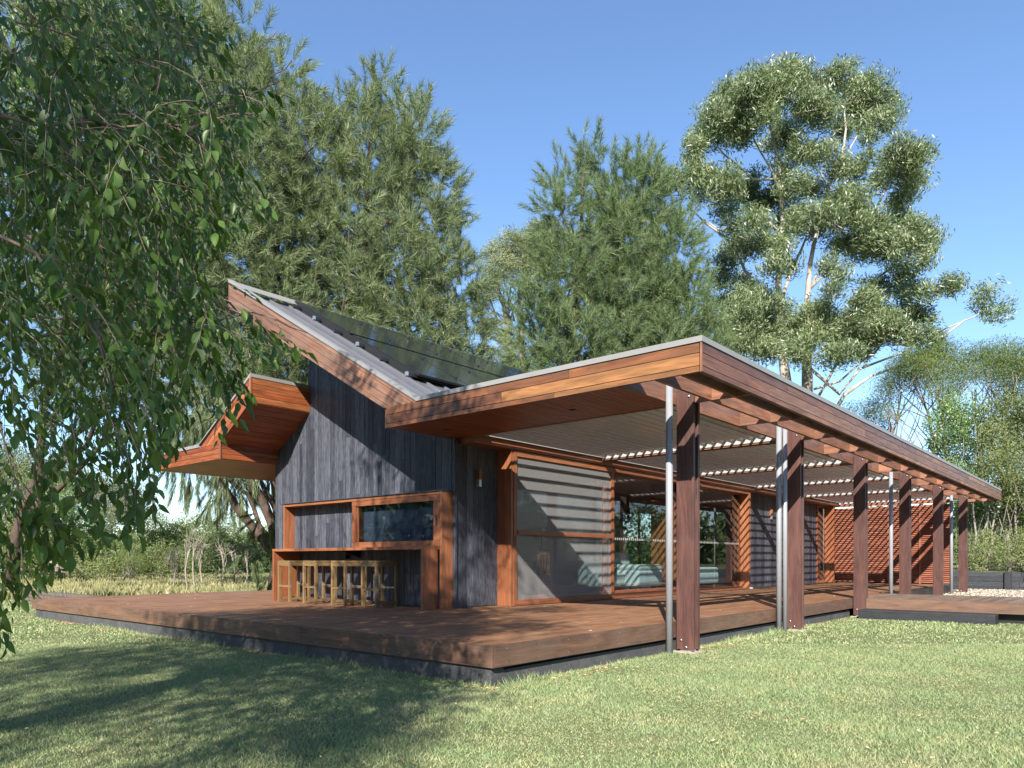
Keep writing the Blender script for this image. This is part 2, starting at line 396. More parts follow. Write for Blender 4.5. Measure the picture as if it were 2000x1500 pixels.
while x < -3.70:
    wd = rf.choice([.088, .11, .132, .132]); x1 = min(x+wd, -3.70)
    if -7.62 < x < -7.54: pass
    segs = [(.37, None)]
    t = rf.uniform(0, .007)
    # openings: behind the sash
    zz = [(.37, gtop)]
    cuts = []
    if x1 > WX0+.0 and x < WX1: cuts = [(WZ0, WZ1)]
    zlo = .37; tops = []
    ranges = []
    if cuts: ranges = [(zlo, cuts[0][0], False), (cuts[0][1], None, True)]
    else: ranges = [(zlo, None, True)]
    for a, b, top in ranges:
        j = None
        if top and rf.random() < .6: j = rf.uniform(max(a+.4, 1.2), 3.6)
        if b is None:
            l, r = gtop(x), gtop(x1)
            if j and j < min(l, r)-.3:
                pcs = [[(x, a), (x1-.005, a), (x1-.005, j), (x, j)], [(x, j+.004), (x1-.005, j+.004), (x1-.005, r), (x, l)]]
            else: pcs = [[(x, a), (x1-.005, a), (x1-.005, r), (x, l)]]
        else: pcs = [[(x, a), (x1-.005, a), (x1-.005, b), (x, b)]]
        for p in pcs: xz('cladding_board', 'char', gw, p, GY-t, .022+t, rad(90))
    x = x1
box('corner_trim', 'char', gw, -3.70, -3.655, GY-.012, GY+.03, .37, 2.99, 'z')
# -- side wall, verandah side (plane x = -3.72)
SX = -3.70
def yz(name, m, par, y0, y1, z0, z1, xf, th, U='z'):
    return box(name, m, par, xf-th, xf, y0, y1, z0, z1, 'z' if U == 'z' else 'y')
for (a, b) in ((3.224, 4.2), (13.72, 19.67)):
    sw = box('verandah_wall', 'char', house, SX-.17, SX-.024, a, b, .02, 2.98, 'z')
    y = a+.03
    while y < b:
        y1 = min(y+rf.choice([.11, .132, .132]), b)
        t = rf.uniform(0, .006)
        box('cladding_board', 'char', sw, SX-.022, SX+t, y, y1-.005, .37, 2.9, 'z'); y = y1
# -- hidden walls, floor, ceiling
bw = box('back_wall', 'plaster', house, -8.74, -8.62, 3.4, 4.5, .02, 3.0, 'z')
box('wall_core', 'plaster', bw, -8.74, -8.62, 4.5, 8.0, .02, 3.0, 'z')
box('wall_core', 'plaster', bw, -8.74, -8.62, 8.0, 14.5, .02, 3.0, 'z')
box('wall_core', 'plaster', bw, -8.74, -8.62, 14.5, 15.9, .02, 3.0, 'z')
box('wall_core', 'plaster', bw, -8.74, -8.62, 18.2, 21.0, .02, 3.0, 'z')
box('wall_core', 'plaster', bw, -8.74, -8.62, 15.9, 18.2, .02, .8, 'z')
box('wall_core', 'plaster', bw, -8.74, -8.62, 15.9, 18.2, 2.75, 3.0, 'z')
win = box('back_window', 'frame', house, -8.72, -8.66, 15.9, 18.2, .8, .86, 'y')
for a, b in ((15.9, 15.96), (17.0, 17.06), (18.14, 18.2)): box('frame', 'frame', win, -8.72, -8.66, a, b, .86, 2.75, 'z')
box('pane', 'glass', win, -8.695, -8.689, 15.96, 18.14, .86, 2.75, 'z')
hw = box('clerestory_wall', 'char', house, -7.54, -7.42, 3.385, 21.0, 3.3, zs(-7.5), 'z')
box('end_wall', 'plaster', house, -8.62, -3.87, 19.55, 19.66, .02, 3.0, 'z')
box('end_wall', 'char', house, -8.62, -3.9, 20.9, 21.0, .02, 3.0, 'z')
il = box('interior_lining', 'plaster', house, -8.6, -3.9, 3.386, 3.40, .37, 1.38, 'z')
xz('lining_sheet', 'plaster', il, [(-8.6, 2.05), (-3.9, 2.05), (-3.9, 2.88), (-8.6, 2.88)], 3.386, .014)
xz('lining_sheet', 'plaster', il, [(-8.6, 1.38), (-5.74, 1.38), (-5.74, 2.05), (-8.6, 2.05)], 3.386, .014)
box('floor_slab', 'floor', house, -8.6, -3.66, 3.41, 20.9, .05, .36, 'y')
box('ceiling', 'ceil', house, -8.6, -3.75, 3.41, 20.9, 2.89, 2.94, 'y')

# -- verandah joinery: outer plane x = -3.40, glass plane x = -3.62
XO, XG = -3.40, -3.63
def fr(par, x0, x1, y0, y1, z0, z1, ax, name='frame'): return box(name, 'frame', par, x0, x1, y0, y1, z0, z1, ax)
col = fr(house, -3.72, -3.56, 4.2, 4.262, .357, 2.87, 'z', 'timber_column')
fr(col, -3.556, XO-.012, 4.205, 4.26, .357, 2.87, 'z', 'column_face')
head = box('head_beam', 'frame', house, -3.74, -3.385, 3.3, 21.0, 2.874, 2.99, 'y')
box('roof_blocking', 'darkflash', house, -3.76, -3.40, 3.32, 21.0, 2.995, 3.2, 'y')
d1 = fr(house, XO-.05, XO+.005, 4.268, 7.22, .358, .445, 'y', 'sliding_screen_door')
fr(d1, XO-.05, XO, 4.268, 4.345, .447, 2.86, 'z'); fr(d1, XO-.05, XO, 7.13, 7.22, .447, 2.86, 'z')
fr(d1, XO-.05, XO, 4.347, 7.128, 2.775, 2.86, 'y'); fr(d1, XO-.045, XO+.02, 4.347, 7.128, 1.51, 1.58, 'y', 'mid_rail')
for a, b in ((.447, 1.51), (1.58, 2.775)): box('screen_mesh', 'mesh', d1, XO-.028, XO-.026, 4.345, 7.13, a, b, 'z')
box('handle', 'black', d1, XO, XO+.006, 4.285, 4.305, 1.32, 1.50, 'z')
d2 = fr(house, XG-.03, XG+.03, 4.3, 7.26, .358, .5, 'y', 'sliding_glass_door')
fr(d2, XG-.03, XG+.03, 4.3, 4.38, .5, 2.86, 'z'); fr(d2, XG-.03, XG+.03, 7.18, 7.26, .5, 2.86, 'z'); fr(d2, XG-.03, XG+.03, 4.38, 7.18, 2.78, 2.86, 'y')
box('pane', 'glass', d2, XG-.003, XG+.003, 4.38, 7.18, .5, 2.78, 'z')
d3 = fr(house, XG-.03, XG+.03, 7.262, 10.2, .358, .5, 'y', 'sliding_glass_door')
fr(d3, XG-.03, XG+.03, 7.262, 10.2, 2.78, 2.86, 'y')
box('pane', 'glass', d3, XG-.003, XG+.003, 7.262, 10.2, .5, 2.78, 'z')
d4 = fr(house, XG-.03, XG+.03, 10.2, 13.56, .358, .42, 'y', 'sliding_glass_door')
fr(d4, XG-.03, XG+.03, 10.2, 13.56, 2.78, 2.86, 'y')
box('pane', 'glass', d4, XG-.003, XG+.003, 10.2, 13.56, .42, 2.78, 'z')
for a, b in ((7.3, 10.15), (10.3, 13.5)):
    k = a
    vs, fs = [], []
    while k < b:
        o = len(vs); vs += [(XG+.005, k, 1.495), (XG+.005, k+.03, 1.495), (XG+.005, k+.03, 1.54), (XG+.005, k, 1.54)]; fs.append((o, o+1, o+2, o+3)); k += .075
    o = bpy.data.objects.new('safety_dots', rawmesh('safety_dots', vs, fs, 'white')); link(o, d3 if a < 9 else d4)
fr(house, XG+.04, XO, 10.16, 10.21, .36, 2.86, 'z', 'door_jamb')
fr(house, -4.35, -3.68, 10.26, 10.32, .361, 2.86, 'z', 'timber_partition')
fr(house, -3.48, XO-.002, 7.23, 10.16, .358, .46, 'y', 'door_sill')
fr(house, -3.56, XO-.002, 10.22, 13.585, .358, .385, 'y', 'door_sill')
fr(house, -3.56, XO-.002, 7.23, 13.585, 2.79, 2.868, 'y', 'door_head')
j = fr(house, -3.72, XO, 13.59, 13.65, .357, 2.87, 'z', 'door_jamb')
fr(house, -3.72, XO-.01, 13.655, 13.71, .357, 2.87, 'z', 'door_jamb')
for k in range(3): box('shoe', 'white', j, XO-.04, XO+.02, 13.66+.09*k, 13.70+.09*k, .358, .39, 'y')
d5 = fr(house, SX-.02, SX+.03, 19.68, 19.74, .358, 2.87, 'z', 'narrow_window')
fr(d5, SX-.02, SX+.03, 19.742, 20.5, .358, .44, 'y'); fr(d5, SX-.02, XO, 20.5, 20.56, .358, 2.87, 'z'); fr(d5, SX-.02, SX+.03, 19.742, 20.5, 2.79, 2.87, 'y')
box('pane', 'glass', d5, SX, SX+.005, 19.74, 20.5, .44, 2.79, 'z')
for (y0) in (3.69, 15.72):
    l = box('wall_light', 'frame', house, SX+.005, SX+.08, y0, y0+.06, 2.36, 2.52, 'z')
    box('lamp_tube', 'steel', l, SX+.012, SX+.074, y0+.004, y0+.056, 2.25, 2.358, 'z')

# -- servery: window box and shelf
sb = box('servery_frame', 'frame', house, -8.00, -3.76, 2.97, 3.19, 2.09, 2.13, 'x')
box('left_lining', 'frame', sb, -8.00, -7.96, 2.972, 3.195, 1.302, 2.088, 'z')
box('right_lining', 'frame', sb, -3.758, -3.715, 2.965, 3.195, .357, 2.135, 'z')
box('top_flashing', 'darkflash', sb, -8.08, -3.70, 2.95, 3.198, 2.138, 2.152, 'x')
ss = box('servery_sash', 'frame', house, -5.91, -3.775, 2.975, 3.02, 1.305, 1.395, 'x')
box('frame', 'frame', ss, -5.91, -3.775, 2.975, 3.02, 2.0, 2.085, 'x')
box('frame', 'frame', ss, -5.91, -5.815, 2.977, 3.018, 1.397, 1.998, 'z')
box('frame', 'frame', ss, -3.91, -3.775, 2.977, 3.018, 1.397, 1.998, 'z')
box('bead', 'frame', ss, -5.813, -5.76, 3.0, 3.17, 1.397, 1.998, 'z')
box('handle', 'black', ss, -3.85, -3.835, 2.970, 2.976, 1.62, 1.78, 'z')
box('reflect_sheet', 'reflect_sheet', ss, -5.75, -3.92, 3.10, 3.11, 1.40, 1.99, 'x')  # added behind the pane so the glass reads grey, as if reflecting sky
box('pane', 'glassd', ss, -5.76, -3.91, 3.006, 3.012, 1.397, 1.998, 'z')
bench = box('servery_bench', 'frame', house, -7.87, -3.80, 2.66, 3.195, 1.255, 1.30, 'x')
box('bench_leg', 'frame', bench, -7.87, -7.82, 2.665, 3.19, .357, 1.253, 'z')
box('bench_leg', 'frame', bench, -3.85, -3.80, 2.665, 2.962, .357, 1.2995, 'z')
box('power_box', 'black', bench, -6.35, -6.25, 3.1, 3.19, 1.12, 1.20, 'x')
prism('bracket', 'black', bench, (-5.95, 3.19, 1.25), (0, -1, 0), (0, 0, 1), [(0, 0), (.4, 0), (0, -.12)], 0, .03)

# -- left butterfly hood
XL, XU = -8.52, -7.47
def zi(x): return 3.23+.577*(x-XL)
hood = xz('left_hood', 'black', house, [(-11.28, 2.965), (XL-.02, 2.965), (XL-.02, 3.23), (XU-.02, zi(XU)+.02), (XU-.02, 4.24), (-9.36, 3.2), (-11.28, 3.2)], 2.02, 1.18)
xz('eave_core', 'black', hood, [(-11.28, 2.965), (-8.64, 2.965), (-8.64, 3.6), (-9.36, 3.2), (-11.28, 3.2)], 3.21, 18)
for i, (a, b) in enumerate(((2.952, 3.040), (3.047, 3.135), (3.142, 3.225))):
    for p, q in rnd_splits(-11.3, XL, 1.2, 2.6): xz('fascia_board', 'hood', hood, [(p, a), (q-.003, a), (q-.003, b), (p, b)], 2.0, .018)
bnd = 4.27-zi(XU)
for i in range(4):
    a, b = bnd*i/4+.007, bnd*(i+1)/4
    xz('fascia_board', 'hood', hood, [(XL-a/.577, 3.23), (XU-.022, zi(XU-.022)+a), (XU-.022, zi(XU-.022)+b), (XL-b/.577, 3.23)], 2.0, .018, math.atan(.577))
for i in range(4):
    h0 = zi(XU)+.005; hh = (4.27-h0)/4
    box('fascia_board', 'hood', hood, XU-.018, XU, 2.0, 3.196, h0+hh*i+.007, h0+hh*(i+1), 'y')
    if i < 3:
        box('fascia_board', 'hood', hood, XL-.018, XL, 2.03, 3.196, 2.952+.092*i+.007, 2.952+.092*(i+1), 'y')
L = math.hypot(XU-XL, zi(XU)-3.23); nb = 8
for i in range(nb):
    u0, u1 = L*i/nb+.002, L*(i+1)/nb-.006
    cx_, cz_ = XL+(u0+u1)/2*math.cos(math.atan(.577)), 3.23+(u0+u1)/2*math.sin(math.atan(.577))
    prism('soffit_board', 'soffit', hood, (cx_, 2.6, cz_), (0, 1, 0), (math.cos(math.atan(.577)), 0, math.sin(math.atan(.577))),
          [(-.58, -(u1-u0)/2), (.598, -(u1-u0)/2), (.598, (u1-u0)/2), (-.58, (u1-u0)/2)], -.012, .0)
x = -11.28
while x < XL-.05:
    box('soffit_board', 'soffit', hood, x, min(x+.125, XL), 2.02, 3.2 if x > -8.6 else 9, 2.952, 2.964, 'y'); x += .13
box('corner_trim', 'pergola', hood, XL-.012, XL+.012, 1.985, 2.012, 2.945, 3.235, 'z')
box('corner_trim', 'pergola', hood, XU-.012, XU+.012, 1.985, 2.012, zi(XU)-.005, 4.28, 'z')
xz('flashing', 'flash', hood, [(-11.31, 3.228), (-9.32, 3.232), (-9.32, 3.295), (-11.31, 3.272)], 1.985, 19)
xz('flashing', 'flash', hood, [(-9.40, 3.232), (XU+.01, 4.275), (XU+.01, 4.335), (-9.318, 3.293), (-9.40, 3.29)], 1.986, 1.21)

# -- steep roof
sr = xz('steep_roof', 'black', house, [(-8.17, zs(-8.17)+.02), (-3.75, zs(-3.75)+.02), (-3.42, 3.0), (-3.42, 3.24), (-8.17, zt(-8.17)-.09)], 2.02, 19.5)
rows = [0, .075, .205, .335, .40]
for a, b in zip(rows[:-1], rows[1:]):
    def xr(o): return -3.837-(3.243-3.217-o)/.558
    for p, q in rnd_splits(-8.19, xr(a), 1.3, 2.6):
        last = abs(q-xr(a)) < 1e-6
        q2 = xr(b-.004) if last else q-.003
        xz('fascia_board', 'barge', sr, [(p, zs(p)+a), ((q if last else q-.003), zs(q)+a), (q2, zs(q2)+b-.007), (p, zs(p)+b-.007)], 2.0, .02, -math.atan(.558))
box('end_trim', 'pergola', sr, -8.205, -8.19, 1.99, 2.03, zs(-8.19), zt(-8.19)-.01, 'z')
xz('barge_flashing', 'flash', sr, [(-8.21, zt(-8.21)+.012), (-3.20, 3.25), (-3.20, 3.30), (-8.21, zt(-8.21)+.068)], 1.985, .11)
roof = xz('roof_sheet', 'roof', house, [(-8.16, zt(-8.16)-.075), (-3.2, zt(-3.2)-.075), (-3.2, zt(-3.2)-.065), (-8.16, zt(-8.16)-.065)], 2.096, 19.4, -math.atan(.567))
k = 0
y = 2.25
rib = None
while y < 21.4:
    if rib is None:
        rib = xz('roof_rib', 'roof', roof, [(-8.12, zt(-8.12)-.064), (-3.3, zt(-3.3)-.064), (-3.3, zt(-3.3)-.03), (-8.12, zt(-8.12)-.03)], y, .05, -math.atan(.567)); r0 = y
    else:
        c = rib.copy(); COL.objects.link(c); c.matrix_basis = Matrix.Translation((0, y-r0, 0)) @ rib.matrix_basis
    y += .40
xz('ridge_flashing', 'flash', roof, [(-8.21, zt(-8.21)+.0), (-7.9, zt(-7.9)+.02), (-7.9, zt(-7.9)+.03), (-8.21, zt(-8.21)+.05)], 2.1, 19.4)

# -- low verandah roof
zb = 2.955
FX, FY = .955, 2.0
FEND = 22.6
lr = box('verandah_roof', 'black', house, -3.82, -.03, FY+.02, 3.3, 2.98, 3.2, 'x')
rowz = [(zb, 3.010), (3.017, 3.138), (3.145, 3.243)]
box('fascia_shadow_line', 'black', lr, -3.82, FX-.024, FY+.0205, FY+.028, zb+.01, 3.23, 'x'); box('fascia_shadow_line', 'black', lr, FX-.0225, FX-.0205, FY+.03, FEND-.01, zb+.01, 3.23, 'y')
for i, (a, b) in enumerate(rowz):
    for p, q in rnd_splits(-3.84, FX-.02, 1.2, 3.0): box('fascia_board', 'fascia' if i != 1 else 'fascia', lr, p, q-.006, FY, FY+.02, a, b, 'x')
    for p, q in rnd_splits(FY+.022, FEND, 1.6, 4.2): box('fascia_board', 'fascia', lr, FX-.02, FX, p, q-.006, a, b, 'y')
box('fascia_back', 'pergola', lr, FX-.06, FX-.024, FY+.03, FEND, zb+.006, 3.2, 'y')
box('fascia_back', 'pergola', lr, -.03, FX-.062, FY+.022, FY+.06, zb+.006, 3.2, 'x')
box('corner_trim', 'pergola', lr, FX-.012, FX+.006, FY-.006, FY+.012, zb-.004, 3.245, 'z')
box('end_trim', 'pergola', lr, -3.855, -3.84, FY-.002, FY+.022, zb-.004, 3.22, 'z')
box('flashing', 'flash', lr, -3.21, FX+.014, FY-.014, FY+.10, 3.246, 3.303, 'x')
box('flashing', 'flash', lr, FX-.10, FX+.013, FY+.102, FEND, 3.247, 3.302, 'y')
x = -3.82
while x < -.08:
    box('soffit_board', 'soffit', lr, x, x+.086, FY+.03, 3.298, 2.962, 2.979, 'y'); x += .093
for (lx, ly) in ((-1.12, 2.71), (-3.3, 2.65)):
    cyl('downlight', 'black', lr, (lx, ly, 2.969), (lx, ly, 2.962), .045, 18)
box('soffit_edge', 'pergola', lr, -3.38, -.03, 3.30, 3.34, 2.955, 3.2, 'x')

PY = [3.25, 6.83, 10.38, 13.93, 17.57, 21.23]
# posts
post0 = None
def copytree(o, par, T):
    c = o.copy(); COL.objects.link(c)
    c.parent = par; c.matrix_parent_inverse = W[par].inverted()
    c.matrix_basis = T @ W[o]
    W[c] = T @ W[o]
    for ch in [q for q in list(bpy.data.objects) if q.parent == o]: copytree(ch, c, T)
    return c
p0 = PY[0]
post0 = box('post', 'post', house, .02, .24, p0, p0+.05, .035, 3.12, 'z', .004)
box('rear_plank', 'post', post0, .02, .24, p0+.12, p0+.17, .035, 3.12, 'z', .004)
box('core', 'post', post0, .05, .205, p0+.051, p0+.119, .05, 2.95, 'z')
for bx_, bz_ in ((.085, .145), (.15, .065), (.185, 3.03)): cyl('bolt', 'steel', post0, (bx_, p0-.012, bz_), (bx_, p0, bz_), .013, 10)
box('base_plate', 'concrete', post0, -.02, .29, p0-.05, p0+.22, -.01, .012, 'x')
box('bracket', 'steel', post0, .06, .20, p0+.02, p0+.15, .012, .034, 'x')
for y in PY[1:]: copytree(post0, house, Matrix.Translation((0, y-p0, 0)))
# downpipes
for i, y in enumerate((3.02, 6.45, 13.08, 19.94)):
    d = cyl('downpipe', 'pipe', house, (.05, y, -.01), (.05, y, 3.15), .041, 20)
    if i == 1: cyl('downpipe', 'pipe', house, (.13, y+.03, -.01), (.13, y+.03, 3.15), .034, 20)
# pergola battens and cross beams
for bx_ in (.40, .70):
    for p, q in rnd_splits(FY+.07, FEND-.02, 4.5, 5.8): box('pergola_batten', 'pergola', house, bx_, bx_+.042, p, q-.003, zb+.003, 3.16, 'y')
for p, q in rnd_splits(FY+.07, FEND-.02, 4.5, 5.8): box('pergola_batten', 'pergola', house, -.04, .012, p, q-.003, zb, 3.17, 'y')
ys = []
for i, y in enumerate(PY):
    ys.append(y+.062)
    ys.append(y+.062+(PY[i+1]-y)/2 if i < 5 else y+1.4)
for y in ys: box('cross_beam', 'pergola', house, .2 if y-.062 in PY else .013, FX-.063, y, y+.045, zb+.005, 3.13, 'x')
# louvre bays
lou = box('louvre_frame', 'trk', house, -3.38, -3.335, 3.36, 6.72, 2.995, 3.03, 'y')
bays = []
for i in range(5):
    y0, y1 = (3.36 if i == 0 else PY[i]+.16), PY[i+1]-.08
    bays.append((y0, y1))
    if i: box('louvre_frame', 'trk', lou, -3.38, -3.335, y0, y1, 2.995, 3.03, 'y')
    box('end_frame', 'trk', lou, -3.33, -.06, y1-.012, y1, 2.975, 3.19, 'x')
    box('rafter', 'pergola', house, -3.38, -.045, PY[i+1]-.075, PY[i+1]-.03, 2.95, 3.18, 'x')
    if i < 4: box('rafter', 'pergola', house, -3.38, -.045, PY[i+1]+.10, PY[i+1]+.145, 2.955, 3.0, 'x')
an = rad(41.5); c_, s_ = math.cos(an), math.sin(an)
prof = [(-.104, -.026), (-.092, -.026), (-.088, -.006), (.085, -.006), (.098, .012), (.092, .022), (.08, .006), (-.082, .006), (-.104, .006)]
for (y0, y1) in bays:
    first = None
    x = -3.22
    while x < -.1:
        if first is None:
            first = xz('louvre_blade', 'louvre', lou, [(x+u*c_-v*s_, 3.085+u*s_+v*c_) for u, v in prof], y0+.01, y1-y0-.035); x0 = x
        else:
            c = first.copy(); COL.objects.link(c); c.matrix_basis = Matrix.Translation((x-x0, 0, 0)) @ first.matrix_basis
        x += .165

# -- timber louvre screen at the far end
SY = 20.95
scr = box('privacy_screen', 'slat', house, -3.62, .0-.10, SY-.02, SY+.05, 2.86, 2.95, 'x')
sl = None
edges = [-3.62, -2.74, -1.87, -.97, -.12]
for e in edges: box('frame', 'slat', scr, e-.03, e+.03, SY-.03, SY+.045, .36, 2.855, 'z')
for a, b in zip(edges[:-1], edges[1:]):
    z = .42; first = None
    while z < 2.82:
        if first is None:
            first = prism('slat', 'slat', scr, ((a+b)/2, SY+.01, z), (1, 0, 0), (0, math.cos(rad(50)), math.sin(rad(50))), [(-(b-a)/2+.03, -.041), ((b-a)/2-.03, -.041), ((b-a)/2-.03, .041), (-(b-a)/2+.03, .041)], -.005, .005); z0 = z
        else:
            c = first.copy(); COL.objects.link(c); c.matrix_basis = Matrix.Translation((0, 0, z-z0)) @ first.matrix_basis
        z += .0605

# ================================================================ SOLAR PANELS
PA = math.atan(.567)
def panel(i, r):
    pu = 1.98; pw = 1.24
    y0 = 3.22+i*pw
    xs = -8.0 if r == 0 else -6.21
    Oz = zt(xs)+.08
    root = thing('solar_panel', (xs, y0, Oz), '', 'solar panel', 'solar panels on the steep metal roof')
    O = (xs, y0, Oz); U = (math.cos(PA), 0, -math.sin(PA)); V = (0, 1, 0)
    prism('frame', 'cellframe', root, O, U, V, [(.0, .0), (pu-.02, .0), (pu-.02, pw-.012), (.0, pw-.012)], -.03, .0)
    prism('cells', 'cell', root, O, U, V, [(.018, .018), (pu-.038, .018), (pu-.038, pw-.03), (.018, pw-.03)], .0005, .004)
    for t in (.25, .75):
        p = Vector(O)+Vector(U)*pu*t+Vector((0, pw-.006, 0))
        box('clamp', 'cellframe', root, p.x-.03, p.x+.03, p.y-.02, p.y+.02, p.z-.02, p.z+.022, 'x')
    return root
ordw = ['first', 'second', 'third', 'fourth', 'fifth', 'sixth', 'seventh', 'eighth']
first = None
for r in range(2):
    for i in range(8):
        if first is None: first = panel(0, 0); root = first
        else:
            root = first.copy(); COL.objects.link(root)
            dv = Vector(((0 if r == 0 else 1.79), i*1.24, (0 if r == 0 else zt(-6.21)-zt(-8.0))))
            W[root] = Matrix.Translation(dv) @ W[first]; root.matrix_basis = W[root]
            for ch in [q for q in list(bpy.data.objects) if q.parent == first]:
                c = ch.copy(); COL.objects.link(c); c.parent = root; c.matrix_parent_inverse = W[first].inverted(); c.matrix_basis = W[ch]
        root['label'] = f"black solar panel in the {'upper row near the ridge' if r == 0 else 'lower row by the gutter'}, {ordw[i]} from the gable edge"
mr = thing('mounting_rail', (-6, 3.1, zt(-6)), 'black mounting rails and clamps under the left edge of the solar panels', 'mounting rails')
for k in range(6):
    xs = -7.75+k*.63
    zz = zt(xs)+.015
    box('rail', 'cellframe', mr, xs-.02, xs+.02, 3.07, 12.9, zz-.03, zz+.02, 'y')
    box('rail_end', 'steel' if k % 2 else 'black', mr, xs-.022, xs+.022, 3.03, 3.068, zz-.032, zz+.03, 'y')
U = (math.cos(PA), 0, -math.sin(PA))
prism('gap_shade_strip', 'black', mr, (-8.0, 3.2, zt(-8.0)+.0), U, (0, 1, 0), [(.05, 0), (3.9, 0), (3.9, .015), (.05, .015)], -.06, .05)  # black strip drawn in for the shaded gap below the panel edge

# ================================================================ DECK
deck = thing('timber_deck', (-4, 1.5, 0), 'long brown timber deck wrapping the gable end and verandah of the house', 'deck')
rd = random.Random(11)
x = -11.93
P_ = .0945
def dboard(x, y0, y1, z=DK): 
    return box('deck_board', 'deck', deck, x, x+P_-.0085, y0, y1, z-.02+rd.uniform(-.0012, .0012), z+rd.uniform(-.0012, .0012), 'y')
nbd = 0
while x < -.03:
    if x < -8.72: segs = [(.024, 5.45)]
    elif x < -3.74: segs = [(.024, 3.19)]
    else:
        e = 20.9 if x < -.36 else 13.0
        s = rd.uniform(2.2, 4.6); segs = [(.024, s)]
        while segs[-1][1] < e: segs.append((segs[-1][1], min(e, segs[-1][1]+rd.uniform(4.4, 5.6))))
        if x < -3.42: segs = [(a, b) for a, b in [(.024, 4.19)]]
    for a, b in segs:
        dboard(x, a, b-.003); nbd += 1
    x += P_
box('joist_bed', 'black', deck, -11.9, -8.75, .05, 5.4, .12, .325, 'y')
box('joist_bed', 'black', deck, -8.75, -.12, .05, 3.19, .12, .326, 'y')
box('joist_bed', 'black', deck, -3.63, -.12, 3.2, 20.9, .12, .326, 'y')
# edge boards
for p, q in ((-11.96, -9.1), (-9.1, -6.0), (-6.0, -2.9), (-2.9, 0.0)): box('edge_board', 'deckf', deck, p, q-.003, .0, .022, .163, DK+.002, 'x')
segs = [(.024, 3.17), (3.46, 6.62), (7.04, 10.44)]
for p, q in segs: 
    box('edge_board', 'deckf', deck, -.024, 0, p, q, .163, DK+.002, 'y')
for p, q in ((3.17, 3.46), (6.62, 7.04), (10.44, 10.6)): box('edge_board', 'deckf', deck, -.06, -.03, p, q, .163, DK+.0, 'y')
box('edge_board', 'deckf', deck, -11.985, -11.962, .0, 5.47, .163, DK+.002, 'y')
box('edge_board', 'deckf', deck, -11.96, -8.7, 5.452, 5.474, .163, DK+.002, 'x')
for p, q in ((13.02, 17.45), (17.85, 20.9)): box('edge_board', 'deckf', deck, -.35, -.325, p, q, .163, DK+.002, 'y')
box('base_wall', 'base', deck, -11.85, -.05, .035, .2, -.05, .162, 'x')
box('base_wall', 'base', deck, -.25, -.055, .205, 10.4, -.05, .125, 'y')
# screws
vs = []
lst = []
for k in range(26):
    xx = -11.8+k*.46
    for zz in (.2, .32): lst.append(([(xx, -.002, zz), (xx, .001, zz)], [.004, .004]))
for k in range(22):
    yy = .18+k*.46
    if not (3.1 < yy < 3.5 or 6.6 < yy < 7.05):
        for zz in (.2, .32): lst.append(([(-.001, yy, zz), (.003, yy, zz)], [.004, .004]))
tubes('screw_heads', 'steel', deck, lst, 6, False)
# walkway
wk = thing('walkway', (2.5, 11.7, 0), 'raised timber walkway leading off the deck to the right, over the lawn', 'walkway')
x = -.02
while x < 7.5:
    box('walk_board', 'walk', wk, x, x+.108, 10.47, 13.0, DK-.022, DK+rd.uniform(-.001, .002), 'y'); x += .114
for p, q in ((.02, 2.9), (2.9, 6.4), (6.4, 7.5)): box('edge_board', 'deckf', wk, p, q-.003, 10.44, 10.465, .165, DK+.003, 'x')
box('bearer', 'black', wk, .0, 7.5, 10.6, 12.95, .0, .3, 'x')
st = box('sleeper_step', 'sleeper', None, .22, 2.38, 9.98, 10.38, -.03, .165, 'x', .008)
tag(st, 'black stained timber sleeper step on the lawn below the walkway', 'step')
# retaining wall
rw = thing('retaining_wall', (3, 24.7, 0), 'low black timber retaining wall behind the gravel, below the shrubs', 'retaining wall')
for r in range(4):
    for p, q in rnd_splits(-1.2, 7.2, 2.2, 2.6, rd): box('sleeper', 'sleeper', rw, p, q-.01, 24.70+rd.uniform(0, .01), 24.76, .04+r*.165, .04+(r+1)*.165-.006, 'x')
for xx in (.9, 3.3, 5.7): box('wall_post', 'sleeper', rw, xx-.1, xx+.1, 24.62, 24.69, -.02, .71, 'z')
pb = box('planter_box', 'black', None, 3.0, 4.6, 14.4, 15.4, .05, .62, 'x')
tag(pb, 'black planter box on the gravel at the right edge', 'planter')
# garden brick edging at far left
be = thing('brick_edging', (-15, 1.5, 0), 'low dark brick garden edging left of the deck', 'garden edging')
for r in range(4):
    for k in range(26):
        xx = -12.05-k*.235-(.11 if r % 2 else 0)
        box('brick', 'brick', be, xx-.225, xx, 1.35+rd.uniform(-.01, .01), 1.5, r*.085, r*.085+.076, 'x')

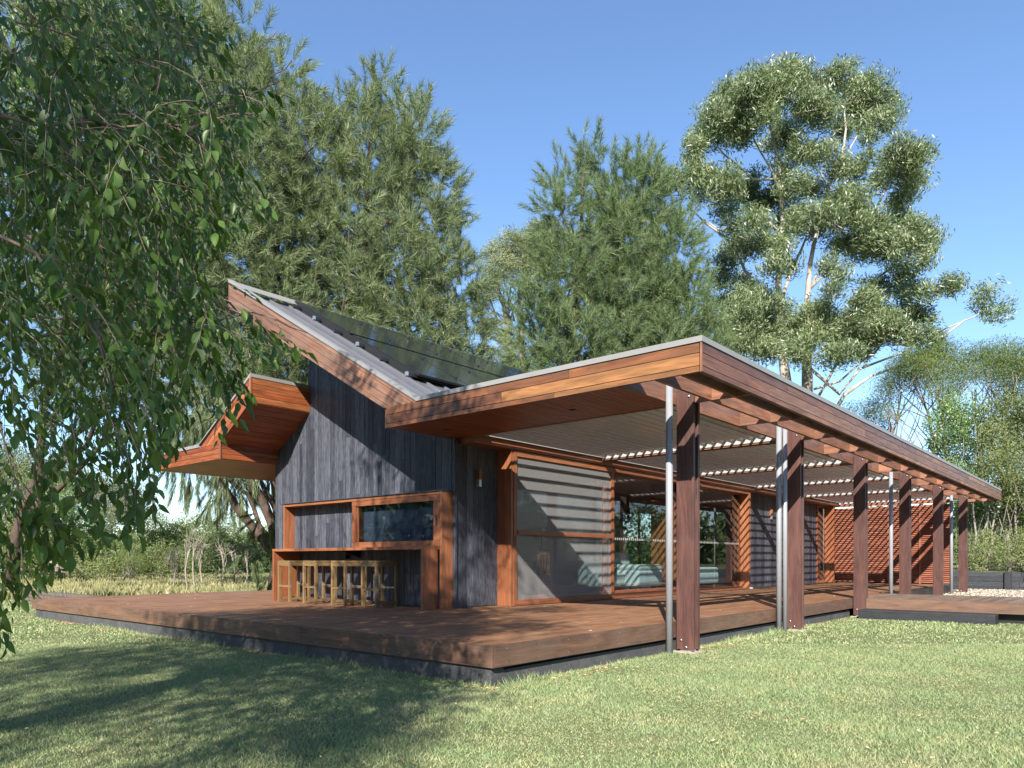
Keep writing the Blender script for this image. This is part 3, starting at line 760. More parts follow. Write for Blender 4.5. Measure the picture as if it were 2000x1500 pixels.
# ================================================================ STOOLS
def stool(x0, label):
    y0 = 2.50; X1 = x0+.38; Y1 = y0+.43; Z = DK+.002
    r = thing('bar_stool', (x0+.19, y0+.2, Z), label, 'stool', 'timber bar stools under the servery bench')
    T = .042
    for xa, ya in ((x0, y0), (X1-T, y0), (x0, Y1-T), (X1-T, Y1-T)): box('leg', 'stool', r, xa, xa+T, ya, ya+T, Z, Z+.70, 'z')
    for i in range(4): box('seat_slat', 'stool', r, x0+.001, X1-.001, y0+i*.1085, y0+i*.1085+.1045, Z+.702, Z+.73, 'x')
    box('apron', 'stool', r, x0+T, X1-T, y0+.004, y0+.03, Z+.64, Z+.70, 'x'); box('apron', 'stool', r, x0+T, X1-T, Y1-.03, Y1-.004, Z+.64, Z+.70, 'x')
    box('apron', 'stool', r, x0+.004, x0+.03, y0+T, Y1-T, Z+.64, Z+.70, 'y'); box('apron', 'stool', r, X1-.03, X1-.004, y0+T, Y1-T, Z+.64, Z+.70, 'y')
    box('rail', 'stool', r, x0+T, X1-T, y0+.006, y0+.034, Z+.265, Z+.30, 'x')
    box('rail', 'stool', r, x0+T, X1-T, Y1-.034, Y1-.006, Z+.275, Z+.30, 'x')
    box('foot_plate', 'steel', r, x0+T, X1-T, Y1-.05, Y1-.004, Z+.301, Z+.313, 'x')
    box('rail', 'stool', r, x0+.006, x0+.03, y0+T, Y1-T, Z+.045, Z+.085, 'y'); box('rail', 'stool', r, X1-.03, X1-.006, y0+T, Y1-T, Z+.045, Z+.085, 'y')
    for zz in (.67, .28):
        cyl('bolt', 'steel', r, (X1, y0+.02, Z+zz), (X1+.004, y0+.02, Z+zz), .008, 8)
    return r
labs = ['timber bar stool at the far left of the row, against the left bench leg', 'timber bar stool second from the left under the servery bench',
        'timber bar stool third from the left under the servery bench', 'timber bar stool at the right end of the row, with empty bench beside it']
s0 = stool(-7.43, labs[0])
kids = [q for q in list(bpy.data.objects) if q.parent == s0]
for i, xx in enumerate((-6.65, -5.84, -5.05)):
    dx = xx+7.43
    r = s0.copy(); COL.objects.link(r); r.matrix_basis = Matrix.Translation((dx, 0, 0)) @ s0.matrix_basis; r['label'] = labs[i+1]
    for ch in kids: c = ch.copy(); COL.objects.link(c); c.parent = r; c.matrix_parent_inverse = W[s0].inverted(); c.matrix_basis = W[ch]

# ================================================================ INTERIOR THINGS
def sofa(x0, x1, y0, y1, label, zc=1.0, back=.26, chaise=0.0):
    r = thing('sofa', ((x0+x1)/2, (y0+y1)/2, .36), label, 'sofa')
    box('seat', 'sofa', r, x0, x1, y0+chaise, y1, .52, zc-.12, 'y', .05)
    box('seat_cushion', 'sofa', r, x0+.02, x1+.01, y0+chaise+.02, y1-.02, zc-.13, zc, 'y', .06)
    box('backrest', 'sofa', r, x0-.22, x0, y0-.05, y1+.02, .56, zc+back, 'y', .07)
    box('seat', 'sofa', r, x0, x0+.5, y0, y1, .52, .80, 'y', .04)
    for xx in (x0+.08, x1-.08):
        for yy in (y0+chaise+.12, y1-.12): cyl('leg', 'brass', r, (xx, yy, .36), (xx, yy, .53), .018, 8)
sofa(-4.8, -3.95, 8.3, 10.1, 'pale teal fabric sofa on brass legs seen through the glass doors', 1.0, .27, .75)
sofa(-4.6, -3.9, 11.75, 12.9, 'small pale fabric armchair inside by the far glass door', .92, .05)
tb = thing('dining_table', (-5.6, 6.0, .36), 'wooden dining table inside behind the screen door', 'table')
box('table_top', 'oak', tb, -6.1, -5.0, 5.1, 7.0, 1.06, 1.10, 'y')
for xx in (-6.0, -5.1):
    for yy in (5.2, 6.9): cyl('leg', 'oak', tb, (xx, yy, .36), (xx, yy, 1.06), .035, 10)
def chair(x, y, label):
    r = thing('dining_chair', (x, y, .36), label, 'chair', 'dining chairs inside')
    box('seat', 'oak', r, x-.21, x+.21, y-.21, y+.21, .80, .83, 'y')
    for a in (-.19, .16):
        for b in (-.19, .16): box('leg', 'oak', r, x+a, x+a+.03, y+b, y+b+.03, .36, .80 if a < 0 else 1.28, 'z')
    box('top_rail', 'oak', r, x+.16, x+.19, y-.19, y+.19, 1.2, 1.29, 'y')
    for k in range(4): box('spindle', 'oak', r, x+.165, x+.185, y-.13+.08*k, y-.115+.08*k, .83, 1.2, 'z')
chair(-4.72, 5.5, 'wooden spindle back dining chair nearest the screen door, left')
chair(-4.72, 6.5, 'wooden spindle back dining chair nearest the screen door, right')
tv = box('wall_screen', 'screenblack', None, -8.61, -8.57, 7.6, 8.6, 1.5, 2.05, 'y'); tag(tv, 'dark flat screen on the inside back wall', 'screen')
lamp = thing('floor_lamp', (-7.6, 10.3, .36), 'slim floor lamp with pale shade inside the room', 'lamp')
cyl('stem', 'black', lamp, (-7.6, 10.3, .36), (-7.6, 10.3, 1.75), .012, 8); cyl('base', 'black', lamp, (-7.6, 10.3, .362), (-7.6, 10.3, .385), .13, 18)
tubes('lamp_shade', 'plaster', lamp, [([(-7.6, 10.3, 1.7), (-7.6, 10.3, 1.95)], [.2, .13])], 20)
# ================================================================ VEGETATION
def unit(n):
    v = RNG.normal(size=(n, 3)); return v/np.linalg.norm(v, axis=1, keepdims=True)
# --- templates (z is the shoot direction)
def plume_t(n=76, L=.9, w=.018, nl=.30, spread=(.4, 1.35)):
    t = RNG.uniform(.02, 1, n)**.9; az = RNG.uniform(0, 2*np.pi, n); an = RNG.uniform(*spread, n)*(1.1-.5*t)
    d = np.stack([np.sin(an)*np.cos(az), np.sin(an)*np.sin(az), np.cos(an)], 1)
    p = np.stack([RNG.normal(0, .02, n), RNG.normal(0, .02, n), t*L*.75], 1)
    ln = nl*RNG.uniform(.7, 1.2, n)[:, None]
    side = np.cross(d, unit(n)); side /= np.linalg.norm(side, axis=1, keepdims=True)
    v = np.stack([p-side*w/2, p+side*w/2, p+d*ln], 1).reshape(-1, 3)
    return v, np.arange(n*3).reshape(-1, 3)
def leafclump_t(n=34, R=.3, ll=.14, lw=.03, droop=1.0):
    """loose clump of hanging lance leaves; each a 2-triangle kite"""
    p = unit(n)*RNG.uniform(.2, 1, n)[:, None]**.5*R
    d = unit(n)*.55; d[:, 2] -= droop; d /= np.linalg.norm(d, axis=1, keepdims=True)
    s = np.cross(d, unit(n)); s /= np.linalg.norm(s, axis=1, keepdims=True)
    l = ll*RNG.uniform(.7, 1.2, n)[:, None]
    v = np.stack([p, p+d*l*.4+s*lw/2, p+d*l, p+d*l*.4-s*lw/2], 1).reshape(-1, 3)
    k = np.arange(n)[:, None]*4
    f = np.concatenate([k+[[0, 1, 2]], k+[[0, 2, 3]]])
    return v, f
PL = [plume_t() for _ in range(4)]
PLw = [plume_t(80, 1.0, .016, .5, (.1, .5)) for _ in range(2)]
EU = [leafclump_t(34, .34, .17, .036) for _ in range(4)]
TE = [leafclump_t(60, .32, .075, .016, -.3) for _ in range(3)]
SH = [leafclump_t(30, .3, .11, .045, .6) for _ in range(3)]
BU = [leafclump_t(34, .42, .13, .04, -.2) for _ in range(3)]

def crown(name, m, parent, lobes, tmpl, per, size=1.0, up=.5, out=.6, shell=.5, mind=.0, flat=1.0, jit=.35, nup=0, stuff=False):
    """lobes: (centre, (rx, ry, rz)); per = clumps for a lobe of unit area"""
    parts = []
    for c, r in lobes:
        c = np.array(c); r = np.array(r)
        n = max(4, int(per*(r[0]*r[1]+r[0]*r[2]+r[1]*r[2])/3))
        u = unit(n); rr = RNG.uniform(shell**3, 1, n)**(1/3)
        pos = c+u*r*rr[:, None]*(1+RNG.normal(0, .06, n))[:, None]
        d = u*out+np.array([0, 0, up])+RNG.normal(0, jit, (n, 3))
        k = RNG.integers(0, len(tmpl), n)
        for i in range(len(tmpl)):
            q = k == i
            if q.any():
                s = size*RNG.uniform(.7, 1.25, q.sum())
                parts.append(scatter(*tmpl[i], pos[q], basis(d[q]), s[:, None]))
    v, f = cat(parts)
    return npmesh(name, v, f, m, parent)

def curve(a, b, sag=0.0, n=6, wob=.04, r=random):
    a = Vector(a); b = Vector(b); L = (b-a).length; out = []
    o = Vector((r.uniform(-1, 1), r.uniform(-1, 1), 0))*L*.10
    for i in range(n+1):
        t = i/n; p = a.lerp(b, t)+o*math.sin(math.pi*t)+Vector((0, 0, -sag*L*math.sin(math.pi*t)))
        if 0 < i < n: p += Vector([r.uniform(-1, 1)*wob*L for _ in range(3)])*.4
        out.append(p)
    return out
def taper(r0, r1, n): return [r0+(r1-r0)*i/n for i in range(n+1)]
def trunk_and_limbs(par, m, base, top, lobes, r0, nmain=1, every=1, rl=.09, sub=3, tname='trunk', seed=1, bend=.1, lowest=.25):
    r = random.Random(seed)
    base = Vector(base); top = Vector(top)
    n = 9; path = []
    side = Vector((r.uniform(-1, 1), r.uniform(-1, 1), 0))*bend*(top-base).length
    for i in range(n+1):
        t = i/n; path.append(base.lerp(top, t)+side*math.sin(math.pi*t)*(.6)+Vector((r.uniform(-1, 1), r.uniform(-1, 1), 0))*.012*(top-base).length*(1 if 0 < i < n else 0))
    rr = [r0*(1-.86*(i/n)**.8) for i in range(n+1)]; rr[0] *= 1.25
    tubes(tname, m, par, [(path, rr)], 10)
    lst = []
    for i, (c, rad_) in enumerate(lobes):
        if i % every: continue
        c = Vector(c); 
        # leave the trunk below the lobe
        hz_ = (Vector((c.x, c.y, 0))-Vector((base.x, base.y, 0))).length
        zt_ = max(base.z+(top.z-base.z)*lowest, min(c.z-hz_*.9, top.z-(top.z-base.z)*.08))
        t = (zt_-base.z)/(top.z-base.z); k = min(n-1, int(t*n)); s = path[k].lerp(path[k+1], t*n-k)
        ra = min(rl, rr[k]*.7)*(.6+.4*min(1, hz_/3))
        pp = curve(s, c+Vector((0, 0, rad_[2]*.3)), .06, 7, .05, r); lst.append((pp, taper(ra, ra*.18, 7)))
        for _ in range(sub):
            q = pp[r.randint(3, 6)]; e = c+Vector([r.uniform(-.85, .85)*rad_[j] for j in range(3)])
            lst.append((curve(q, e, 0, 4, .05, r), taper(ra*.34, ra*.08, 4)))
    tubes('limbs', m, par, lst, 5)

def pxlobes(spec, D, sx=1.0, ox=0, oy=0, dj=.12, fl=1.0, depth=1.0, seed=0):
    """spec: (x, y, r) in photo pixels -> lobes in metres at distance D, spread in depth"""
    r = random.Random(seed); out = []
    for s in spec:
        x, y, q = s[:3]; dd = s[3] if len(s) > 3 else r.uniform(-1, 1)*dj*D
        R = q*sx/1428*D
        out.append((tuple(px(ox+x*sx, oy+y*sx, D+dd)), (R, R*depth, R*fl)))
    return out
def outline(rows, D, step, rdepth, rad_m, seed=0):
    """rows: (y, xl, xr) silhouette in photo pixels; fills a solid crown with lobes"""
    r = random.Random(seed); out = []
    ys = [q[0] for q in rows]; xl = [q[1] for q in rows]; xr = [q[2] for q in rows]
    y = ys[0]; sp = step/D*1428
    while y <= ys[-1]:
        a = np.interp(y, ys, xl); b = np.interp(y, ys, xr); wdt = max(b-a, 1); n = max(1, round(wdt/sp))
        for i in range(n):
            t = (i+.5+r.uniform(-.3, .3))/n; x = a+wdt*t
            lat = abs(2*t-1)
            edge = math.sqrt(max(0, 1-lat*lat)); R = rad_m*r.uniform(.75, 1.2)*(.75 if n == 1 else 1)
            rp = R/D*1428; x = min(max(x, a+rp*.55), b-rp*.55) if wdt > rp*1.1 else (a+b)/2
            halfd = min(rdepth, wdt/1428*D*.5)*edge
            for dd in ((-1, 1) if halfd > rad_m*.9 else (0,)):
                out.append((tuple(px(x, y+r.uniform(-.2, .2)*sp, D+dd*halfd*r.uniform(.55, 1))), (R, R, R*1.25)))
        y += sp*.85
    return out

def groundpt(x, d, z=0): p = px(x, 1094, d); return Vector((p.x, p.y, z))

# ---- casuarinas
def casuarina(label, rows, D, basex, peak, seed, m='l_cas', per=62, size=.8, rad_m=.85, tr=.3, skirt=None, rdepth=2.6, group='tall feathery casuarinas behind the house', step=1.2, spires=()):
    b = groundpt(basex, D)
    t = thing('casuarina_tree', b, label, 'tree', group)
    lb = outline(rows, D, step, rdepth, rad_m, seed)
    crown('crown', m, t, lb, PL, per, size, .5, .9, .4)
    if spires:
        P_, F_ = [], []
        pos, dr, sc = [], [], []
        r = random.Random(seed+9)
        for (sx_, sy_, len_) in spires:
            k = int(len_/14)+2
            for i in range(k*5):
                f_ = r.random()
                wdt = 4+16*f_
                pos.append(tuple(px(sx_+r.uniform(-1, 1)*wdt, sy_+6+len_*f_, D+r.uniform(-.3, .3)))); dr.append((r.uniform(-.25, .25), r.uniform(-.25, .25), 1)); sc.append(.55+.4*f_)
        pos = np.array(pos); dr = np.array(dr); sc = np.array(sc)
        v, f = scatter(*PL[0], pos, basis(dr), sc[:, None]*size*.8); npmesh('crown_spires', v, f, m, t)
    if skirt:
        lb2 = outline(skirt, D-.5, 1.1, rdepth, .8, seed+3)
        crown('weeping_skirt', 'l_cas', t, lb2, PLw, per*.7, size*.95, -1.1, .35, .2)
    trunk_and_limbs(t, M['b_cas'], b, px(*peak, D), lb, tr, every=3, rl=.11, seed=seed, bend=.03, lowest=.12)
    return t, lb

casuarina('tall casuarina with spiky tips, directly behind the high roof ridge',
          [(195, 728, 745), (225, 690, 792), (262, 655, 835), (300, 612, 852), (350, 585, 856), (400, 570, 872), (450, 560, 900), (500, 552, 918), (560, 545, 930), (620, 540, 936), (700, 540, 940), (760, 560, 940)],
          21, 640, (730, 230), 1, spires=[(737, 170, 70), (682, 190, 50), (795, 225, 60), (760, 215, 40), (848, 290, 60), (640, 215, 50), (890, 410, 50), (715, 205, 50), (862, 400, 40), (912, 480, 40)])
casuarina('tall casuarina at the left of the roof, partly behind the birch branches',
          [(90, 440, 500), (130, 410, 560), (180, 380, 610), (240, 360, 640), (320, 340, 640), (400, 330, 620), (480, 330, 600), (560, 330, 600), (640, 330, 610), (720, 340, 610), (800, 350, 590)],
          20, 545, (480, 130), 2, skirt=[(800, 335, 600), (880, 345, 600), (950, 430, 520), (990, 450, 500)], spires=[(560, 150, 50), (600, 165, 60), (520, 110, 60), (585, 190, 40)])
casuarina('dark casuarina furthest left, hidden behind the weeping birch',
          [(-20, 120, 380), (60, 60, 420), (200, 10, 420), (400, 0, 400), (560, 40, 400), (700, 90, 380), (800, 110, 360)],
          23, 20, (250, 60), 3, m='l_dark', per=15, tr=.18, step=1.6, rad_m=1.1, size=1.5)
casuarina('two-tipped casuarina with the tallest spike, between the roof and the big gum',
          [(300, 1132, 1150), (335, 1085, 1180), (380, 1075, 1205), (430, 1070, 1215), (480, 1040, 1235), (520, 1050, 1240), (580, 1030, 1250), (640, 1015, 1250), (700, 1000, 1260), (760, 990, 1270)],
          28, 1130, (1140, 320), 4, m='l_cas2', step=1.5, rad_m=1.0, per=48, size=.95, spires=[(1140, 275, 60), (1088, 330, 40), (1155, 320, 40), (1175, 335, 40)])
casuarina('broad casuarina left of the big gum, above the verandah roof corner',
          [(335, 1240, 1264), (370, 1215, 1290), (420, 1190, 1330), (480, 1185, 1355), (540, 1190, 1375), (600, 1190, 1390), (660, 1190, 1400), (720, 1180, 1400), (780, 1180, 1400)],
          29, 1290, (1255, 360), 5, m='l_cas2', step=1.5, rad_m=1.05, per=48, size=.95, spires=[(1252, 315, 50), (1280, 335, 40), (1205, 350, 40), (1320, 400, 40)])
# twisting lower limbs of the left casuarina seen under the hood
cl = thing('leaning_casuarina', groundpt(545, 18.5), 'dark leaning forked casuarina trunk rising behind the gable wall, under the hood', 'tree')
def P(x, y, d=18.5): return px(x, y, d)
tubes('trunk', 'b_cas', cl, [([groundpt(560, 18.5, -.1), P(548, 1100), P(520, 1060), P(490, 1025), P(462, 990), P(440, 955), P(425, 925), P(400, 860), P(385, 780)], [0.161, 0.149, 0.136, 0.118, 0.099, 0.087, 0.081, 0.068, 0.050])], 12)
tubes('limb', 'b_cas', cl, [([P(545, 1075), P(530, 1020), P(512, 975), P(492, 945), P(475, 915), P(455, 840), P(450, 740)], [0.136, 0.124, 0.118, 0.112, 0.105, 0.074, 0.050]),
                            ([P(528, 1060), P(506, 1025), P(495, 990), P(483, 965), P(455, 945), P(435, 930), P(420, 900)], [0.074, 0.062, 0.056, 0.050, 0.037, 0.031, 0.025]),
                            ([P(552, 1040), P(535, 990), P(518, 955), P(505, 930), P(500, 860)], [0.074, 0.062, 0.050, 0.043, 0.031]),
                            ([P(545, 1000), P(538, 960), P(532, 930), P(530, 870)], [0.050, 0.043, 0.037, 0.031])], 10)
lbs = outline([(1020, 500, 560), (1060, 480, 560), (1100, 500, 560), (1150, 505, 560)], 17.6, .8, 1.0, .6, 31)
crown('low_foliage', 'l_cas2', cl, lbs, PLw, 60, .7, -.6, .6, .2)

# ---- big gum tree
F0 = (1280, 90); S = .4066
spec = [(640, 105, 70), (560, 130, 70), (720, 140, 80), (480, 190, 85), (420, 210, 70), (840, 170, 90), (940, 190, 90), (1040, 210, 90), (1120, 270, 70), (1110, 350, 60), (380, 250, 90), (290, 340, 80), (600, 250, 100), (720, 270, 90), (820, 290, 100), (930, 310, 90), (1020, 360, 70),
        (240, 400, 80), (330, 430, 70), (190, 470, 60), (430, 400, 80), (170, 540, 45), (620, 400, 70), (560, 470, 60), (660, 480, 60), (500, 330, 70), (900, 420, 60), (1040, 430, 45),
        (110, 630, 70), (190, 610, 70), (250, 640, 60), (360, 680, 80), (430, 720, 70), (330, 760, 60), (600, 620, 70), (680, 680, 80), (600, 720, 60), (740, 690, 60), (520, 770, 70), (480, 650, 60), (760, 540, 50), (900, 580, 70), (960, 620, 60), (900, 740, 70), (980, 740, 70), (700, 780, 70), (640, 850, 70),
        (1190, 500, 75), (1250, 520, 60), (1130, 560, 60), (1190, 610, 80), (1250, 640, 55), (1090, 640, 55), (1190, 720, 60), (1140, 760, 45),
        (850, 850, 80), (930, 830, 80), (1010, 870, 90), (1120, 860, 90), (1210, 880, 80), (1280, 900, 70), (1310, 960, 50), (1090, 960, 90), (980, 970, 80), (890, 950, 70), (1200, 980, 80), (1270, 1020, 50), (1160, 1070, 60), (1180, 1150, 50),
        (470, 900, 70), (540, 940, 70), (430, 980, 60), (620, 970, 55), (640, 1040, 50), (560, 1050, 55), (330, 1060, 60), (300, 1120, 50), (400, 1130, 60), (360, 960, 50),
        (340, 1230, 65), (430, 1250, 80), (310, 1300, 60), (380, 1340, 80), (480, 1330, 70), (550, 1390, 90), (450, 1430, 80), (650, 1370, 80), (720, 1320, 70), (800, 1270, 60), (760, 1400, 80), (860, 1350, 80), (950, 1310, 80), (1040, 1320, 80), (940, 1420, 80), (1080, 1400, 70), (850, 1180, 50), (880, 1100, 45), (840, 1050, 50),
        (1150, 1290, 60), (1230, 1310, 70), (1310, 1300, 50), (1280, 1380, 60), (1350, 1390, 40), (1200, 1210, 40), (1250, 1160, 45), (1330, 1180, 40), (1400, 1140, 45), (1440, 1150, 30), (1180, 1400, 60),
        (700, 1470, 80), (560, 1480, 80), (600, 1240, 60), (520, 1230, 70), (470, 1180, 55), (380, 1410, 100), (500, 1390, 100), (640, 1440, 100), (760, 1340, 80), (900, 1400, 90), (1000, 1370, 90), (1120, 1350, 80), (1050, 1240, 70), (980, 1200, 60), (1080, 1150, 70), (700, 860, 60), (780, 900, 60), (300, 700, 70), (210, 700, 50), (480, 840, 60), (380, 860, 50), (700, 500, 60), (1010, 540, 40), (850, 520, 50), (380, 340, 80), (480, 260, 90), (880, 1490, 80), (1000, 1480, 60)]
DG = 34
gum = thing('gum_tree', groundpt(1560, DG), 'tall spreading gum tree with pale limbs behind the verandah roof, tallest on the right', 'tree')
gl0 = pxlobes(spec, DG, S, *F0, dj=.085, fl=.85, seed=4)
gr_ = random.Random(12); gl = []
for c, rr in gl0:
    for k in range(4):
        q = gr_.uniform(.55, .85); u_ = Vector([gr_.gauss(0, 1) for _ in range(3)]).normalized()*gr_.uniform(.3, .8)
        gl.append(((c[0]+u_.x*rr[0], c[1]+u_.y*rr[0], c[2]+u_.z*rr[2]+.1*rr[2]), (rr[0]*q*1.3, rr[1]*q*1.3, rr[2]*q*.85)))
gl += [(tuple(px(1925, 575, DG)), (.75, .8, .6)), (tuple(px(1950, 600, DG)), (.75, .8, .55)), (tuple(px(1915, 600, DG)), (.5, .5, .4))]
crown('crown', 'l_euc', gum, gl, EU, 46, 1.25, .2, .3, .25, jit=.2)
def G(x, y, dd=0): return px(F0[0]+x*S, F0[1]+y*S, DG+dd)
TR = [([groundpt(1545, DG, 0), G(640, 1700), G(600, 1400), G(595, 1290), G(590, 1150), G(600, 1000), G(612, 850), G(605, 700), G(590, 560), G(560, 420), G(530, 300)], [.5, .42, .3, .26, .24, .2, .17, .15, .12, .08, .05]),
      ([groundpt(1575, DG, 0), G(730, 1600), G(722, 1400), G(728, 1240), G(735, 1150), G(745, 1040), G(760, 960), G(800, 800), G(830, 680), G(880, 570), G(905, 480), G(915, 400), G(900, 250)], [.5, .4, .26, .22, .2, .17, .15, .14, .13, .12, .1, .07, .04])]
LM = [([G(600, 1250), G(625, 1160), G(660, 1060), G(700, 980), G(740, 880)], [.16, .14, .12, .1, .06]),
      ([G(590, 1240), G(540, 1200), G(500, 1180), G(470, 1130), G(430, 1080), G(390, 980), G(340, 920), G(240, 850), G(160, 770)], [.14, .14, .14, .13, .12, .11, .1, .08, .04]),
      ([G(430, 930), G(380, 900), G(300, 880), G(230, 830)], [.09, .08, .07, .04]), ([G(240, 930), G(200, 900), G(160, 880)], [.05, .04, .03]),
      ([G(735, 1170), G(780, 1120), G(830, 1100), G(900, 1100)], [.12, .09, .07, .04]), ([G(745, 1160), G(790, 1070), G(830, 1000)], [.1, .07, .04]), ([G(740, 1170), G(810, 1100), G(850, 1040), G(870, 960)], [.09, .07, .06, .04]),
      ([G(750, 1440), G(800, 1400), G(870, 1350), G(940, 1290), G(980, 1220), G(1030, 1140), G(1100, 1090), G(1160, 1050)], [.22, .2, .18, .16, .12, .1, .07, .04]),
      ([G(770, 1430), G(770, 1310), G(810, 1210), G(850, 1120), G(860, 1040)], [.1, .09, .08, .07, .04]),
      ([G(1050, 1480), G(1150, 1350), G(1180, 1340)], [.08, .06, .03]), ([G(940, 1500), G(940, 1420), G(925, 1330)], [.08, .06, .04]),
      ([G(830, 680), G(790, 600), G(780, 520)], [.08, .06, .03]), ([G(880, 560), G(930, 500), G(970, 430)], [.09, .07, .03]), ([G(800, 1290), G(860, 1200), G(900, 1140)], [.07, .05, .03]),
      ([G(600, 700), G(560, 600), G(500, 500), G(440, 380)], [.1, .08, .06, .04]), ([G(590, 640), G(470, 640), G(390, 570), G(330, 520), G(290, 470)], [.1, .09, .08, .06, .03]), ([G(430, 630), G(370, 560), G(300, 550)], [.07, .05, .03]),
      ([G(600, 900), G(560, 860), G(500, 800)], [.1, .08, .05]), ([G(780, 860), G(900, 830), G(1000, 800), G(1060, 790), G(1090, 720), G(1125, 640), G(1180, 560)], [.1, .09, .09, .08, .08, .07, .04]),
      ([G(900, 1000), G(960, 980), G(1060, 900)], [.07, .06, .04]), ([G(600, 1290), G(560, 1290), G(530, 1300)], [.08, .06, .04]),
      ([G(1150, 1430), G(1260, 1440), G(1390, 1390), G(1480, 1320), px(1900, 620, DG), px(1930, 600, DG)], [.1, .09, .08, .06, .05, .03]),
      ([px(1560, 700, DG), px(1640, 770, DG), px(1680, 720, DG), px(1760, 690, DG), px(1850, 640, DG), px(1900, 620, DG)], [.14, .12, .1, .07, .05, .03]),
      ([groundpt(1600, DG), px(1620, 820, DG), px(1650, 770, DG), px(1700, 735, DG), px(1800, 700, DG)], [.3, .2, .16, .1, .05]),
      ([px(1590, 790, DG), px(1640, 700, DG), px(1660, 640, DG), px(1680, 600, DG)], [.12, .1, .08, .05]),
      ([px(1590, 760, DG), px(1640, 745, DG), px(1690, 700, DG), px(1700, 690, DG)], [.1, .08, .06, .03])]
TR = [(p, [q*.62 for q in rr]) for p, rr in TR]; LM = [(p, [q*.6 for q in rr]) for p, rr in LM]
tubes('trunk', 'b_euc', gum, TR, 12); 
r_ = random.Random(5); extra = []
for c, rr in gl0:
    c = Vector(c)
    for _ in range(4):
        a = c+Vector([r_.uniform(-.9, .9)*rr[j] for j in range(3)]); e = c+Vector([r_.uniform(-.9, .9)*rr[j] for j in range(3)])
        extra.append((curve(a, e, 0, 3, .06, r_), taper(.025, .008, 3)))
tubes('limbs', 'b_euc', gum, LM, 8); tag(tubes('twigs', 'b_grey', gum, extra, 4), kind='stuff')

# ---- small gum between casuarinas, further off
DS = 44
sg = thing('gum_tree', groundpt(990, DS), 'small domed gum tree with fine bare branches, between the two casuarina groups', 'tree')
sl_ = pxlobes([(975, 495, 32), (945, 520, 22), (1000, 478, 36), (1035, 470, 34), (1060, 455, 34), (960, 545, 26), (1000, 530, 34), (1040, 520, 34), (950, 590, 14), (950, 640, 22), (985, 660, 20), (960, 700, 24), (1000, 700, 22), (940, 610, 12), (1075, 470, 30), (1020, 500, 40), (985, 520, 30), (955, 570, 26), (1060, 500, 40), (930, 560, 14)], DS, 1, 0, 0, .05, .8, seed=8)
crown('crown', 'l_euc2', sg, sl_, EU, 110, .9, .2, .3, .45)
def Q(x, y): return px(x, y, DS)
tubes('trunk', 'b_grey', sg, [([groundpt(1005, DS), Q(1010, 800), Q(1000, 720), Q(992, 650), Q(985, 600), Q(972, 560)], [.35, .25, .2, .16, .12, .08]),
                              ([groundpt(1015, DS), Q(1020, 700), Q(1018, 640), Q(1015, 560)], [.25, .2, .15, .08])], 8)
ex = []
for i in range(26):
    a = Q(r_.uniform(985, 1005), r_.uniform(600, 720)); e = Q(r_.uniform(932, 1060), r_.uniform(520, 660)); ex.append((curve(a, e, -.05, 5, .05, r_), taper(.06, .015, 5)))
tubes('limbs', 'b_grey', sg, ex, 4)

# ---- tea-trees with flat green tops at the right
def teatree(label, lob, D, stems, seed):
    t = thing('teatree', groundpt(stems[0][0], D, .6), label, 'tree', 'flat topped tea-trees at the right')
    lb = pxlobes(lob, D, 1, 0, 0, .05, .55, seed=seed)
    crown('crown', 'l_tea', t, lb, TE, 110, 1.5, .8, .5, .3)
    r = random.Random(seed); lst = []; tk = []
    for (x0, x1, y1) in stems:
        b = groundpt(x0, D+r.uniform(-1, 1), .5); e = px(x1, y1, D)
        pp = curve(b, e, -.05, 6, .05, r); tk.append((pp, taper(.10, .035, 6)))
        for c, rr in lb:
            if abs(Vector(c).x-e.x) < 3.2 and r.random() < .75:
                lst.append((curve(pp[r.randint(3, 5)], Vector(c)+Vector([r.uniform(-.6, .6)*rr[j] for j in range(3)]), -.04, 5, .06, r), taper(.035, .008, 5)))
    for c, rr in lb:
        for _ in range(5): lst.append((curve(Vector(c)+Vector((r.uniform(-.5, .5), r.uniform(-.5, .5), -rr[2]*2.2)), Vector(c)+Vector([r.uniform(-.9, .9)*rr[j] for j in range(3)]), 0, 3, .06, r), taper(.018, .006, 3)))
    tubes('trunk', 'b_grey', t, tk, 7); tubes('branches', 'b_grey', t, lst, 4)
    v, f = [], []
    return t
teatree('flat topped tea-tree right of the big gum, above the far end of the roof', [(1790, 705, 45), (1840, 700, 45), (1815, 688, 40), (1760, 725, 38), (1860, 725, 40), (1735, 760, 30), (1800, 745, 40), (1712, 790, 22), (1850, 765, 30), (1740, 800, 18)], 33, [(1800, 1790, 760), (1780, 1760, 770), (1830, 1830, 760), (1850, 1850, 770), (1760, 1735, 800)], 1)
teatree('bright green tea-tree crown at the right edge of the picture', [(1910, 700, 36), (1950, 690, 40), (1990, 700, 45), (1930, 725, 35), (1975, 735, 40), (2020, 720, 50), (1895, 735, 26), (2010, 770, 35), (1960, 770, 25)], 31, [(1930, 1935, 760), (1985, 1970, 760), (1890, 1905, 760), (2020, 2010, 780)], 2)
teatree('small tea-tree behind the roof edge left of the flat topped one', [(1690, 815, 22), (1665, 800, 16), (1715, 835, 22)], 36, [(1700, 1695, 830)], 3)

